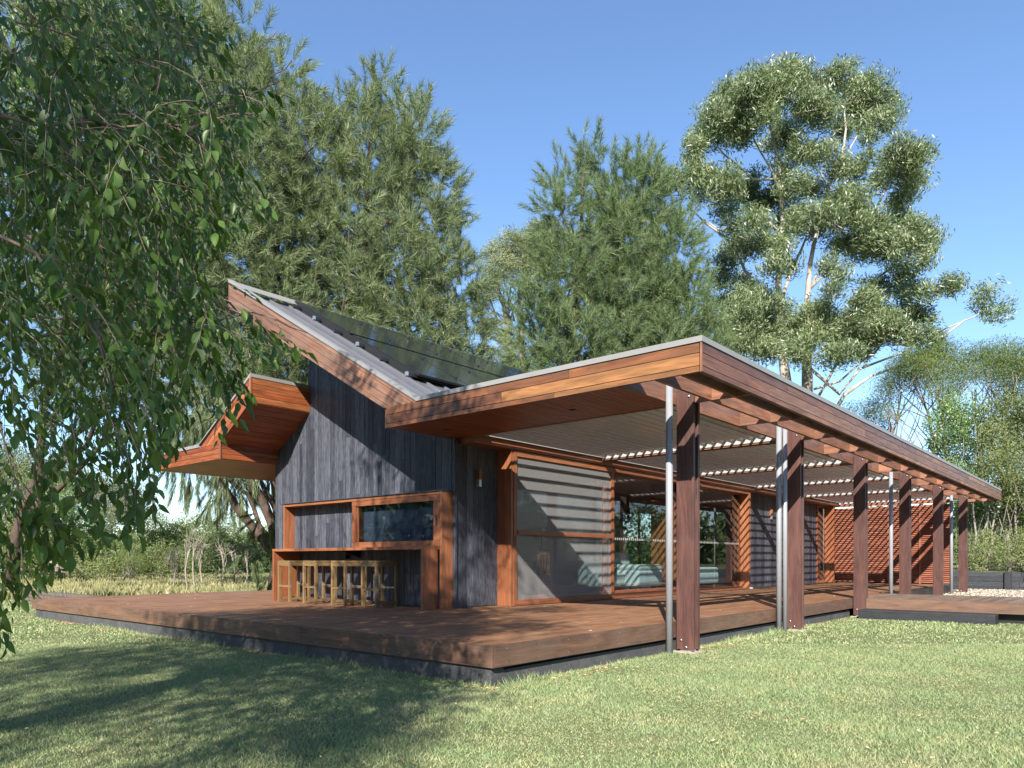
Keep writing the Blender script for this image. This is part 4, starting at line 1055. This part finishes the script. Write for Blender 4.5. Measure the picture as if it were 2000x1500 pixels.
# ---- shrubs behind the retaining wall
def shrub(label, lob, D, m, T, per, seed, name='shrub', group=None, size=1.0, base=None, fl=.9, up=.3, stems=6, zb_=.0, dj=.05, bm='b_grey'):
    xs = [q[0] for q in lob]; bx_ = base if base is not None else sum(xs)/len(xs)
    t = thing(name, groundpt(bx_, D, zb_), label, 'shrub', group)
    lb = pxlobes(lob, D, 1, 0, 0, dj, fl, seed=seed)
    crown('foliage', m, t, lb, T, per, size, up, .5, .25)
    r = random.Random(seed); lst = []
    for k in range(stems*3):
        c, rr = lb[r.randrange(len(lb))]
        b = groundpt(bx_+r.uniform(-.4, .4)*(max(xs)-min(xs)+20), D, zb_)
        e = Vector(c)+Vector([r.uniform(-.7, .7)*rr[j] for j in range(3)])
        lst.append((curve(b, e, -.05, 5, .06, r), taper(.016, .006, 5)))
    tubes('stems', bm, t, lst, 5)
    return t
def grid(x0, x1, y0, y1, s, r_, seed):
    r = random.Random(seed); o = []; y = y0
    while y <= y1:
        x = x0
        while x <= x1: o.append((x+r.uniform(-.4, .4)*s, y+r.uniform(-.4, .4)*s, r_*r.uniform(.75, 1.25))); x += s
        y += s*.9
    return o
shrub('glossy leafed tall shrub behind the far end of the verandah fascia', [(1850, 830, 40), (1880, 800, 42), (1905, 840, 42), (1865, 880, 42), (1835, 870, 26), (1900, 900, 46), (1860, 940, 44), (1905, 960, 46), (1880, 1010, 40), (1920, 1010, 36), (1845, 800, 20)], 28, 'l_shrub', SH, 150, 5, group='tall shrubs behind the retaining wall', zb_=.65, size=.9, base=1890)
shrub('grey flowering tall shrub at the right edge behind the retaining wall', [(1960, 800, 42), (1995, 840, 46), (1950, 850, 42), (1985, 900, 46), (1945, 910, 42), (1990, 960, 46), (1955, 960, 36), (2030, 880, 55), (2030, 970, 55), (1975, 1005, 36), (2040, 800, 50)], 27, 'l_bush', SH, 150, 6, group='tall shrubs behind the retaining wall', zb_=.65, size=.9, base=1985)
shrub('low tangled undergrowth just above the retaining wall', grid(1885, 2060, 1050, 1105, 26, 17, 3), 26.6, 'l_bush', BU, 130, 7, group=None, zb_=.65, size=.75, fl=.8, stems=3)
for i, (xx, yy) in enumerate(((1893, 1000), (1925, 985), (1965, 1000), (1985, 990), (2000, 960), (1910, 930))):
    r = random.Random(i)
    b = groundpt(xx+r.uniform(-4, 4), 27.2, .6)
    tk = thing('sapling_trunk', b, ['thin pale sapling trunk just right of the last verandah post', 'thin crooked pale sapling trunk second from the last post', 'pale straight sapling trunk near the picture edge',
              'pale sapling trunk closest to the right edge', 'tall pale sapling trunk at the right frame edge', 'slender leaning sapling trunk behind the last post'][i], 'tree')
    tubes('trunk', 'b_grey', tk, [(curve(b, px(xx, yy-60, 27.4), 0, 7, .05, r), taper(.05, .02, 7))], 7)

# ---- scrub beyond the meadow at the left
SB = [('rounded olive bush at the far left edge', [(10, 1000, 45), (60, 1010, 45), (20, 1060, 45), (80, 1070, 40), (40, 1100, 35)], 34, 'l_bush'),
      ('broad leafed dark green shrub left of the pale bush', [(110, 1010, 32), (140, 1000, 34), (105, 1050, 28), (130, 1050, 30), (120, 980, 26), (125, 1080, 26)], 37, 'l_shrub'),
      ('large dark green shrub in the middle of the left scrub', [(170, 1020, 32), (200, 1010, 36), (180, 1060, 34), (215, 1050, 30), (150, 1060, 24), (160, 1085, 24)], 38, 'l_dark'),
      ('bright yellow-green feathery bush beside the dark shrub', [(245, 1070, 22), (255, 1055, 22), (262, 1080, 24), (240, 1092, 20), (268, 1100, 20), (250, 1105, 20)], 33, 'l_tea'),
      ('low yellowish bush in front of the left scrub', [(150, 1100, 20), (175, 1105, 22), (200, 1100, 24), (220, 1110, 20), (160, 1120, 18), (190, 1122, 18)], 33, 'l_bush'),
      ('low olive bush at the meadow edge right of the bright bush', [(300, 1080, 24), (330, 1090, 26), (290, 1105, 20), (320, 1110, 20), (350, 1105, 22), (375, 1095, 22)], 35, 'l_bush'),
      ('thin grey-green scrub under the casuarina', [(380, 1070, 28), (420, 1060, 30), (400, 1095, 24), (440, 1095, 26), (470, 1070, 28), (480, 1100, 26), (510, 1080, 30)], 36, 'l_dark'),
      ('tall olive scrub behind the meadow, far left', [(60, 930, 50), (110, 930, 45), (20, 940, 50), (150, 950, 40), (90, 970, 40), (0, 900, 50)], 46, 'l_bush'),
      ('grey sparse tea-tree thicket with bare branches', [(200, 950, 34), (240, 960, 34), (270, 980, 30), (220, 990, 30), (180, 960, 26), (255, 1010, 26), (290, 1010, 26)], 44, 'l_euc2'),
      ('distant olive scrub between the thicket and the house', [(320, 1040, 28), (350, 1030, 26), (390, 1030, 26), (430, 1030, 26), (370, 1060, 26), (300, 1050, 24), (470, 1040, 26), (510, 1050, 26), (540, 1060, 26)], 48, 'l_bush')]
for i, (lab, lo, D, m) in enumerate(SB):
    shrub(lab, lo, D, m, BU if m != 'l_tea' else TE, 90 if D < 40 else 70, 20+i, group='shrubs beyond the left meadow', size=1.0 if D < 40 else 1.2, stems=5, dj=.04)
def baretree(label, x, D, ytop, n, seed, sp=30):
    r = random.Random(seed); b = groundpt(x, D); t = thing('bare_tree', b, label, 'tree')
    tk = [(curve(b, px(x+r.uniform(-5, 5), (1094+ytop)/2, D), 0, 4, .04, r), taper(.035, .025, 4))]; s = tk[0][0][-1]
    lst = []
    for k in range(n):
        pp = curve(s if k % 2 else tk[0][0][2], px(x+r.uniform(-sp, sp), ytop+r.uniform(-8, 20), D), -.03, 5, .06, r); lst.append((pp, taper(.02, .006, 5)))
        for _ in range(3): lst.append((curve(pp[3], px(x+r.uniform(-sp, sp)*1.2, ytop+r.uniform(-15, 30), D), 0, 4, .05, r), taper(.014, .005, 4)))
    tubes('trunk', 'b_grey', t, tk, 7); tubes('branches', 'b_grey', t, lst, 4); return t
baretree('small leafless forked tree on the meadow edge', 337, 26, 1075, 7, 1, 18)
baretree('grey leafless tree among the olive scrub', 215, 40, 960, 12, 2, 45)
for i, xx in enumerate((372, 384, 399, 431, 452, 478)):
    baretree(['thin upright bare sapling, first of the clump under the casuarina', 'thin upright bare sapling, second of the clump under the casuarina', 'slanting bare sapling in the middle of the clump', 'bare sapling right of the slanting one',
              'bare sapling nearest the casuarina trunk', 'short bare sapling beside the deck edge under the casuarina'][i], xx, 24+i*.7, 1040+i*6, 4, 30+i, 14)
rk = thing('rock_pile', groundpt(118, 31), 'pile of pale rocks and sticks at the far edge of the meadow', 'rock pile')
r = random.Random(9)
for i in range(40):
    c = px(118+r.uniform(-14, 14), 1103+r.uniform(-6, 14), 31+r.uniform(-.4, .4)); s = r.uniform(.06, .13)
    box('rock', 'rock', rk, c.x-s, c.x+s, c.y-s, c.y+s, c.z-s*.6, c.z+s*.6, 'x', .02)

# ---- far woodland closing the horizon all round the back
r = random.Random(5); wl = []
for k in range(120):
    a_ = rad(-62+k*1.04); D_ = r.uniform(62, 85); hh_ = r.uniform(1.8, 3.4)+(3 if k > 75 else 0)
    c_w = CAMP+RT*(D_*math.sin(a_))+FW*(D_*math.cos(a_))
    wl.append(((c_w.x, c_w.y, hh_*.45), (r.uniform(2.2, 3.6), r.uniform(2, 3), hh_*.55)))
WT = [leafclump_t(30, 1.0, .5, .17, .1) for _ in range(2)]
wd_ = crown('distant_woodland', 'l_dark', None, wl, WT, 3.6, 1.7, .3, .4, .2); tag(wd_, kind='stuff')

# ---- planting that shows only in glass, and through the house
shrub('green shrub outside the back window of the house', [(1215, 1010, 40), (1260, 1000, 44), (1300, 1010, 40), (1235, 1060, 44), (1290, 1060, 44), (1340, 1000, 50), (1340, 1060, 50)], 27, 'l_shrub', SH, 60, 41, stems=6)
def worldshrub(label, pts, m, T, per, seed, size=1.0, name='shrub'):
    t = thing(name, (pts[0][0], pts[0][1], 0), label, 'shrub', 'garden shrubs off to the right of the lawn')
    crown('foliage', m, t, [((p[0], p[1], p[2]), (p[3], p[3], p[3]*1.1)) for p in pts], T, per, size, .3, .5, .3); return t
worldshrub('dense green shrub standing to the right of the lawn', [(15, 18, 1.5, 2.4), (17, 22, 2, 2.6), (13, 25, 1.6, 2.4), (18, 15, 1.6, 2.2), (14, 21, 4, 2)], 'l_shrub', SH, 26, 51, 1.3)
worldshrub('second dense shrub standing to the right of the lawn', [(14, 31, 1.8, 2.6), (12, 35, 2.2, 2.8), (16, 28, 2.4, 2.6), (13, 33, 5, 2.4)], 'l_dark', SH, 26, 52, 1.3)

r = random.Random(77)
FT = [leafclump_t(26, 1.1, .6, .22, .2) for _ in range(2)]
def fartree(label, x, y, h, rr, m, seed):
    t = thing('garden_tree', (x, y, 0), label, 'tree', 'trees behind the viewpoint')
    q = random.Random(seed); lb = [((x+q.uniform(-1, 1)*rr*.6, y+q.uniform(-1, 1)*rr*.6, h*q.uniform(.28, .85)), (rr*.55, rr*.55, rr*.5)) for _ in range(9)]
    crown('crown', m, t, lb, FT, 2.6, 1.6, .3, .4, .3)
    tubes('trunk', 'b_grey', t, [([(x, y, -.1), (x, y, h*.7)], [.35, .12])], 8)
ws = ['first', 'second', 'third', 'fourth', 'fifth', 'sixth', 'seventh', 'eighth', 'ninth', 'tenth', 'eleventh', 'twelfth', 'thirteenth', 'fourteenth', 'fifteenth', 'sixteenth', 'seventeenth', 'eighteenth', 'nineteenth']
for k in range(17):
    an_ = rad(-180+k*12.9); x = 4+48*math.cos(an_); y = -4+48*math.sin(an_)
    fartree(f'garden tree far behind the viewpoint, {ws[k]} from the left', x+r.uniform(-4, 4), y+r.uniform(-4, 4), r.uniform(10, 15), r.uniform(5, 6.5), 'l_dark' if k % 3 else 'l_euc2', k)

# ================================================================ WEEPING BIRCH (foreground, left)
def C2(r, f, z): p = CAMP+RT*r+FW*f; return Vector((p.x, p.y, z))
bt = thing('birch_tree', C2(-4.9, -2.2, 0), 'large weeping birch whose leafy branches hang into the left of the picture', 'tree')
r = random.Random(21)
tp = [C2(-4.9, -2.2, -.1), C2(-4.85, -2.2, 1.5), C2(-4.7, -2.3, 3.2), C2(-4.5, -2.3, 5), C2(-4.4, -2.5, 7), C2(-4.3, -2.8, 9.2), C2(-4.2, -3, 11)]
tubes('trunk', 'b_birch', bt, [(tp, [.3, .25, .22, .18, .14, .09, .04])], 12)
# shade-giving upper crown: where it stands follows from the shade on lawn, deck and gable
zone = [(-6.3, -3.2, 1.1), (-6.3, -5.6, 1.3), (-5.2, -7.2, 1.3), (-3.6, -8.2, .9), (-3.3, -6.6, 1.1), (-4.6, -5.4, 1.4), (-2.6, -5.0, .9), (-4.9, -3.6, 1.4), (-3.3, -3.4, 1.2), (-2.1, -3.6, .7), (-5.0, -1.7, 1.0), (-4.0, -1.6, 1.2), (-2.6, -1.6, .9), (-1.5, -1.0, .55), (-3.2, .4, 1.0), (-2.5, 1.6, .8), (-3.3, 2.4, .6), (-3.6, 4.2, .5), (-7.0, -4.4, .9)]
lobes, limbs = [], []
for i, (a, b, q) in enumerate(zone):
    for j in range(3):
        h = r.uniform(5.6, 10.5)
        R = a+r.uniform(-.5, .5)*q+(8-h)*.267; F = b+r.uniform(-.5, .5)*q+(8-h)*1.57
        h_min = 1.6+max(F+q, 0)*.85
        if h-q*.8 < h_min: h2 = h_min+q*.8+.4; F += (h-h2)*1.57; R += (h-h2)*.267; h = h2
        c = C2(R, F, h); lobes.append((tuple(c), (q*.85, q*.85, q*.75)))
        s = tp[3].lerp(tp[5], r.random()); limbs.append((curve(s, c, -.08, 7, .05, r), taper(.07, .012, 7)))
LV = [leafclump_t(26, .30, .085, .055, .7) for _ in range(3)]
crown('upper_crown', 'l_birch', bt, lobes, LV, 42, 1.0, .2, .4, .2)
tubes('limbs', 'b_birch', bt, limbs, 6)

# leaf with toothed edge and folded midrib; x along the leaf, hangs from its stalk at the origin
def leafmesh():
    nst = 7; out = []
    prof = [0, .27, .37, .35, .26, .14, .0]
    L_ = 1.0
    mid = [(i/(nst-1)*L_, 0, -.12*(i/(nst-1))**2) for i in range(nst)]
    v = list(mid); f = []
    le, ri = [], []
    for i in range(1, nst-1):
        wv = prof[i]
        for sgn, st_ in ((1, le), (-1, ri)):
            st_.append(len(v)); v.append((mid[i][0]+.045, sgn*wv*.5*1.12, mid[i][2]+.09*wv/.4))
    for st_, sg in ((le, 1), (ri, -1)):
        ch = [0]+st_+[nst-1]
        for i in range(nst-1):
            a, b = i, i+1; c1, c2 = ch[i], ch[i+1]
            tri = []
            if c1 != a: tri.append((a, b, c1) if b != c1 else None)
            if c2 != b: tri.append((c1 if c1 != a else a, b, c2))
            for t_ in tri:
                if t_ and len(set(t_)) == 3: f.append(t_ if sg > 0 else t_[::-1])
    # teeth
    for st_, sg in ((le, 1), (ri, -1)):
        for k in range(len(st_)-1):
            a, b = v[st_[k]], v[st_[k+1]]; m_ = ((a[0]+b[0])/2+.02, (a[1]+b[1])/2*1.0+sg*.035, (a[2]+b[2])/2+.01)
            v.append(m_); f.append((st_[k], st_[k+1], len(v)-1))
    return np.array(v, float), np.array(f)
LF = leafmesh()
# silhouette of the hanging foliage: rightmost photo x for a photo y
SYs = [-40, 0, 30, 60, 95, 120, 150, 185, 230, 260, 290, 330, 370, 410, 450, 500, 560, 600, 640, 690, 720, 760, 800, 850, 900, 950, 1000, 1040, 1080, 1120, 1160, 1200, 1240, 1300]
SXs = [380, 360, 470, 530, 430, 470, 560, 580, 520, 500, 490, 560, 545, 540, 470, 430, 500, 540, 590, 600, 470, 500, 480, 440, 300, 335, 330, 320, 150, 100, 60, 40, 25, -10]
SDs = [1, .95, .8, .8, .8, .9, 1, 1, 1, 1, 1, 1, 1, 1, 1, 1, 1, 1, 1, .9, .8, .7, .6, .5, .4, .5, .4, .3, .3, .3, .3, .3, .3, .1]
leafp, leafd, leafs = [], [], []
twigs = []
def proj(p):
    d = p-CAMP; f = d.dot(FW); return (1000+1428*d.dot(RT)/f, 1094-1428*d.z/f, f)
def strand(p, d, L, s, dens=1.0, th=.0022):
    """twig that starts at p towards d and bends down; leaves alternate along it"""
    pts = [p.copy()]; n = int(L/.035)+2; d = d.normalized(); k = 0
    for i in range(n):
        d = (d+Vector((r.gauss(0, .07), r.gauss(0, .07), r.gauss(0, .05)-.075))).normalized()
        p = p+d*.035
        x, y, f = proj(p)
        lim = np.interp(y, SYs, LIM[0])
        if x > lim+r.uniform(-22, 6): break
        pts.append(p.copy())
        if r.random() < dens and i > 0:
            sd = d.cross(Vector((0, 0, 1)));
            if sd.length < .1: sd = Vector((1, 0, 0))
            sd = Matrix.Rotation(r.uniform(-1.2, 1.2), 3, d) @ sd.normalized()*(1 if k % 2 else -1); k += 1
            ld = (d*.7+sd*.75+Vector((0, 0, -.45-r.random()*.5))).normalized()
            leafp.append(p+ld*.008); leafd.append(ld); leafs.append(s*r.uniform(.5, 1.3))
    if len(pts) > 2: twigs.append((pts[::2] if len(pts) > 5 else pts, taper(th, th*.35, len((pts[::2] if len(pts) > 5 else pts))-1)))
    return pts
SX2 = [380, 360, 400, 420, 400, 430, 470, 500, 500, 480, 470, 490, 490, 480, 440, 400, 420, 440, 450, 430, 400, 380, 370, 330, 300, 330, 330, 320, 150, 100, 60, 40, 25, -10]
LIM = [SX2]
def inzone():
    y = r.uniform(-60, 1150) if r.random() < .72 else r.uniform(-60, 420); dens = np.interp(y, SYs, SDs); 
    if r.random() > dens: return None
    lim = np.interp(y, SYs, SX2)
    x = r.uniform(-160, lim-15)
    return x, y
# sparse window in the foliage at the lower middle, where the meadow and scrub show through
def hole(x, y): return y > 830 and not (x < 95 or (130 < x < 190 and y < 1010) or (255 < x < 330 and y < 1010) or y < 900)
cnt = 0
for i in range(1050):
    q = inzone()
    if q is None: continue
    x, y = q
    near = r.random()
    f = 2.6+near*1.5 if r.random() < .45 else 4.0+r.random()*2.4
    if y > 860:
        if hole(x, y): continue
        f = r.uniform(2.5, 3.2)
    p = px(x, y, f)
    if p.z < .3: continue
    az = RT*r.uniform(-.3, 1.0)+FW*r.uniform(-.6, .6)
    strand(p, az*.9+Vector((0, 0, r.uniform(-.7, .15))), r.uniform(.35, .9) if y < 800 else r.uniform(.2, .4), .06 if f < 4 else .064)
LIM[0] = SXs
# named hanging sprays at the silhouette
for (x, y, f, dx, dz, L) in [(300, 215, 2.8, 1, .05, .95), (420, 200, 2.9, 1, .5, .55), (350, 30, 2.9, 1, .15, .8), (380, 60, 3.0, 1, .1, .7), (150, 240, 2.7, 1, .0, 1.2), (330, 320, 2.9, 1, -.1, .8), (400, 420, 3.0, .8, -.5, .5), (300, 560, 2.9, 1, -.1, 1.0), (420, 600, 3.0, 1, .05, .8),
                              (480, 620, 3.1, 1, .0, .6), (250, 500, 2.8, .8, -.5, .9), (200, 620, 2.6, .6, -.9, .8), (280, 700, 2.7, .6, -.8, .7), (430, 680, 3.1, .8, -.4, .5), (450, 740, 3.1, .4, -.7, .35), (60, 900, 2.6, .3, -1, .7), (20, 960, 2.6, .2, -1, .7),
                              (265, 830, 2.6, .5, -1, .5), (150, 830, 2.6, .2, -1, .4), (10, 800, 2.6, .35, -1, .9), (290, 880, 2.6, .4, -1, .35), (0, 1040, 2.6, .3, -1, .45)]:
    for rep in range(4): strand(px(x+r.uniform(-60, 20), y+r.uniform(-35, 35), f+r.uniform(-.2, .3)), RT*dx+FW*r.uniform(-.4, .4)+Vector((0, 0, dz+r.uniform(-.3, .2))), L*r.uniform(.6, 1), .062, .95, .002)
boughs = []
for path, rr in [([(-250, 150, 2.6), (0, 238, 2.7), (130, 243, 2.8), (250, 245, 2.9), (380, 245, 3.0), (450, 215, 3.05), (520, 170, 3.1), (570, 118, 3.1)], (.014, .003)),
                 ([(-200, 350, 2.6), (60, 500, 2.6), (130, 560, 2.6), (190, 660, 2.6), (240, 800, 2.6), (290, 900, 2.6)], (.014, .003)),
                 ([(-150, 0, 3.4), (100, 60, 3.4), (350, 150, 3.5), (360, 250, 3.5)], (.012, .004)), ([(-200, 600, 3.4), (100, 620, 3.4), (300, 650, 3.3), (500, 610, 3.3), (600, 650, 3.3)], (.012, .003)),
                 ([(-100, -100, 3.0), (80, 200, 3.0), (180, 400, 3.0), (210, 560, 3.0), (330, 660, 3.0)], (.010, .003)), ([(-250, 500, 2.8), (-60, 700, 2.8), (20, 900, 2.7), (40, 1060, 2.7)], (.012, .002)),
                 ([(200, -80, 3.8), (300, 60, 3.8), (480, 130, 3.8), (540, 60, 3.8)], (.012, .003)), ([(0, 430, 5), (200, 540, 5), (420, 560, 5), (560, 700, 5)], (.03, .006)), ([(-100, 700, 5.2), (150, 640, 5.4), (330, 700, 5.6)], (.03, .006))]:
    pts = [px(*q) for q in path]; fine = []
    for a, b in zip(pts[:-1], pts[1:]):
        for k in range(3): fine.append(a.lerp(b, k/3)+Vector([r.gauss(0, .008) for _ in range(3)]))
    fine.append(pts[-1]); boughs.append((fine, taper(rr[0]*.55, rr[1]*.7, len(fine)-1)))
    for q in fine[2::1]:
        x, y, f = proj(q)
        if y < 840 or not hole(x, y): strand(q, RT*r.uniform(-.2, .9)+FW*r.uniform(-.5, .5)+Vector((0, 0, r.uniform(-.9, .2))), r.uniform(.2, .5), .06, .95)
tubes('boughs', 'b_birch', bt, boughs, 7)
tag(tubes('twigs', 'b_birch', bt, twigs, 4), kind='stuff')
lp = np.array([tuple(p) for p in leafp]); ld = np.array([tuple(p) for p in leafd]); ls = np.array(leafs)
# orthonormal frames: x along the leaf, y mostly level
def leafframes(d):
    up = np.tile([0, 0, 1.0], (len(d), 1))+RNG.normal(0, .75, (len(d), 3))
    yv = np.cross(up, d); yv /= np.linalg.norm(yv, axis=1, keepdims=True)
    zv = np.cross(d, yv); return np.stack([d, yv, zv], axis=2)
Bf = leafframes(ld); Bf[:, :, 2] *= RNG.uniform(-.5, 3.0, (len(ld), 1))
dist = np.linalg.norm(lp-np.array(CAMP), axis=1)
vis = []
for i in np.argsort(dist):
    x, y, f = proj(Vector(lp[i]))
    if 5 < x < 660 and 5 < y < 1290: vis.append(i)
    if len(vis) >= 290: break
visset = set(vis)
lm = bpy.data.meshes.new('leaf'); lm.from_pydata([tuple(p) for p in LF[0]], [], [tuple(int(k) for k in q) for q in LF[1]]); lm.update(); lm.materials.append(M['l_birch'])
for i in vis:
    o = bpy.data.objects.new('leaf', lm); R_ = Bf[i]*ls[i]
    mw = Matrix(((R_[0][0], R_[0][1], R_[0][2], lp[i][0]), (R_[1][0], R_[1][1], R_[1][2], lp[i][1]), (R_[2][0], R_[2][1], R_[2][2], lp[i][2]), (0, 0, 0, 1)))
    link(o, bt, mw)
rest = np.array([i for i in range(len(lp)) if i not in visset])
LS = (np.array([[0, 0, 0], [.3, .2, .02], [.35, 0, -.02], [.3, -.2, .02], [.62, .14, -.02], [.65, 0, -.06], [.62, -.14, -.02], [1, 0, -.12]]), np.array([[0, 2, 1], [0, 3, 2], [1, 2, 5], [1, 5, 4], [2, 3, 6], [2, 6, 5], [4, 5, 7], [5, 6, 7]]))
nr = rest[dist[rest] < 3.3]; fr_ = rest[dist[rest] >= 3.3]
v, f = cat([scatter(*LF, lp[nr], Bf[nr], ls[nr][:, None]), scatter(*LS, lp[fr_], Bf[fr_], ls[fr_][:, None])])
tag(npmesh('foliage', v, f, 'l_birch', bt), kind='stuff')
print('birch leaves', len(lp), 'twigs', len(twigs))

# ================================================================ GRASS
def blocked(p):
    x, y = p[:, 0], p[:, 1]
    b = (x > -11.98) & (x < .0) & (y > .02) & (y < 24)
    b |= (x > -.1) & (x < 8) & (y > 10.42) & (y < 24.8)
    b |= (x > .2) & (x < 2.4) & (y > 9.97) & (y < 10.45)
    for yy in PY[:2]: b |= (x > -.06) & (x < .34) & (y > yy-.1) & (y < yy+.28)
    return b
def blades(name, m, n, dmin, dmax, px0, px1, h, w, lean=.5, extra=None, pw=1.0, filt=None):
    u = RNG.random(n); d = (dmin**pw+(dmax**pw-dmin**pw)*u)**(1/pw) if pw else dmin*(dmax/dmin)**u
    x = RNG.uniform(px0, px1, n)
    rt, fw = np.array(RT), np.array(FW); c = np.array(CAMP)
    p = c+fw*d[:, None]+rt*((x-1000)/1428*d)[:, None]; p[:, 2] = 0
    q = ~blocked(p)
    if filt is not None: q &= filt(p, d, x)
    p = p[q]; d = d[q]; n = len(p)
    hh = h*RNG.uniform(.5, 1.35, n); ww = w*RNG.uniform(.7, 1.3, n)*np.maximum(1, d/7)**.8
    # patchy height
    hh *= .72+.4*np.sin(p[:, 0]*2.1+np.sin(p[:, 1]*1.7)*2)*np.sin(p[:, 1]*2.6+1)
    az = RNG.uniform(0, 2*np.pi, n); s = np.stack([np.cos(az), np.sin(az), np.zeros(n)], 1)
    az2 = RNG.uniform(0, 2*np.pi, n); ln = np.stack([np.cos(az2), np.sin(az2), np.zeros(n)], 1)*(lean*hh*RNG.uniform(.1, 1.3, n))[:, None]
    up = np.array([0, 0, 1.0])
    v = np.stack([p-s*ww[:, None]/2, p+s*ww[:, None]/2, p+ln+up*hh[:, None]], 1).reshape(-1, 3)
    o = npmesh(name, v, np.arange(n*3).reshape(-1, 3), m); tag(o, kind='stuff'); print(name, n); return o
blades('lawn_grass', 'blade', 440000, 3.2, 9.5, -200, 2200, .025, .005, 1.2, pw=1.3)
blades('lawn_grass', 'blade', 240000, 9.5, 26, -150, 2300, .030, .011, 1.0, pw=1.2)
fence_y = lambda p, d, x: (p[:, 1] < 2.0) | (p[:, 0] < -20) | True
blades('lawn_edge_tufts', 'blade', 120000, 5, 12, 0, 1700, .075, .006, .8, pw=1.2, filt=lambda p, d, x: ((np.abs(p[:, 1]+.02) < .07) & (p[:, 0] < .1) & (p[:, 0] > -12) & (p[:, 1] < 0.02)) | ((np.abs(p[:, 0]-.05) < .09) & (p[:, 1] > 0) & (p[:, 1] < 10.4)))
# meadow: long pale grass beyond the deck on the left
tag(blades('meadow_grass', 'dry', 130000, 17.5, 48, -60, 600, .26, .022, .6, pw=1.0, filt=lambda p, d, x: (p[:, 1] > 5.6) | (p[:, 0] < -19)), kind='stuff')
# gravel stones near the posts, leaf litter on the lawn
n = 5000
p = np.stack([RNG.uniform(-.3, 4, n), RNG.uniform(13.1, 24.5, n), np.full(n, .115)], 1)
tv = np.array([[1, 0, 0], [-1, 0, 0], [0, 1, 0], [0, -1, 0], [0, 0, .8], [0, 0, -.8]])*.018
tf = np.array([[0, 2, 4], [2, 1, 4], [1, 3, 4], [3, 0, 4]])
v, f = scatter(tv, tf, p, basis(unit(n)*.4+np.array([0, 0, 1.])), RNG.uniform(.6, 1.4, (n, 1))); tag(npmesh('gravel_stones', v, f, 'gstone'), kind='stuff')
M['litter'] = leafmat('dry_leaf', (.26, .13, .06), (.42, .27, .15), (.55, .42, .27), .1, .7, .2, 3)
n = 800
d = RNG.uniform(3.5, 13, n); x = RNG.uniform(0, 1950, n)
p = np.array(CAMP)+np.array(FW)*d[:, None]+np.array(RT)*((x-1000)/1428*d)[:, None]; p[:, 2] = .028
p = p[~blocked(p)]; n = len(p)
tv = np.array([[-.5, 0, 0], [0, .22, .06], [.5, 0, .02], [0, -.22, .05]])*.03; tf = np.array([[0, 1, 2], [0, 2, 3]])
B = leafframes(np.stack([RNG.normal(size=n), RNG.normal(size=n), RNG.normal(0, .2, n)], 1)); v, f = scatter(tv, tf, p, B/np.linalg.norm(B, axis=1, keepdims=True), RNG.uniform(.4, 1.0, (n, 1)))
tag(npmesh('leaf_litter', v, f, 'litter'), kind='stuff')
n = 2600
p = np.stack([RNG.uniform(-12, .1, n), -np.abs(RNG.normal(0, .09, n))-.01, np.full(n, .012)], 1)
p = p[(np.sin(p[:, 0]*1.3)+np.sin(p[:, 0]*3.1+1) > .2)]
q_ = np.stack([.05+np.abs(RNG.normal(0, .12, 900)), RNG.uniform(0, 10, 900), np.full(900, .012)], 1); p = np.concatenate([p, q_[np.sin(q_[:, 1]*1.8) > 0]]); n = len(p)
B = leafframes(np.stack([RNG.normal(size=n), RNG.normal(size=n), RNG.normal(0, .15, n)], 1)); v, f = scatter(tv, tf, p, B, RNG.uniform(.4, 1.1, (n, 1)))
tag(npmesh('edge_leaf_litter', v, f, 'litter'), kind='stuff')
# fallen bits on the deck
n = 420
p = np.stack([RNG.uniform(-11.8, -.1, n), RNG.uniform(.05, 3.1, n), np.full(n, DK+.006)], 1)
q = RNG.random(n) < .35; p[q, 0] = RNG.uniform(-3.2, -.1, q.sum()); p[q, 1] = RNG.uniform(3, 12, q.sum())
B = leafframes(np.stack([RNG.normal(size=n), RNG.normal(size=n), RNG.normal(0, .1, n)], 1)); v, f = scatter(tv, tf, p, B, RNG.uniform(.3, .7, (n, 1)))
tag(npmesh('deck_leaf_litter', v, f, 'litter'), kind='stuff')
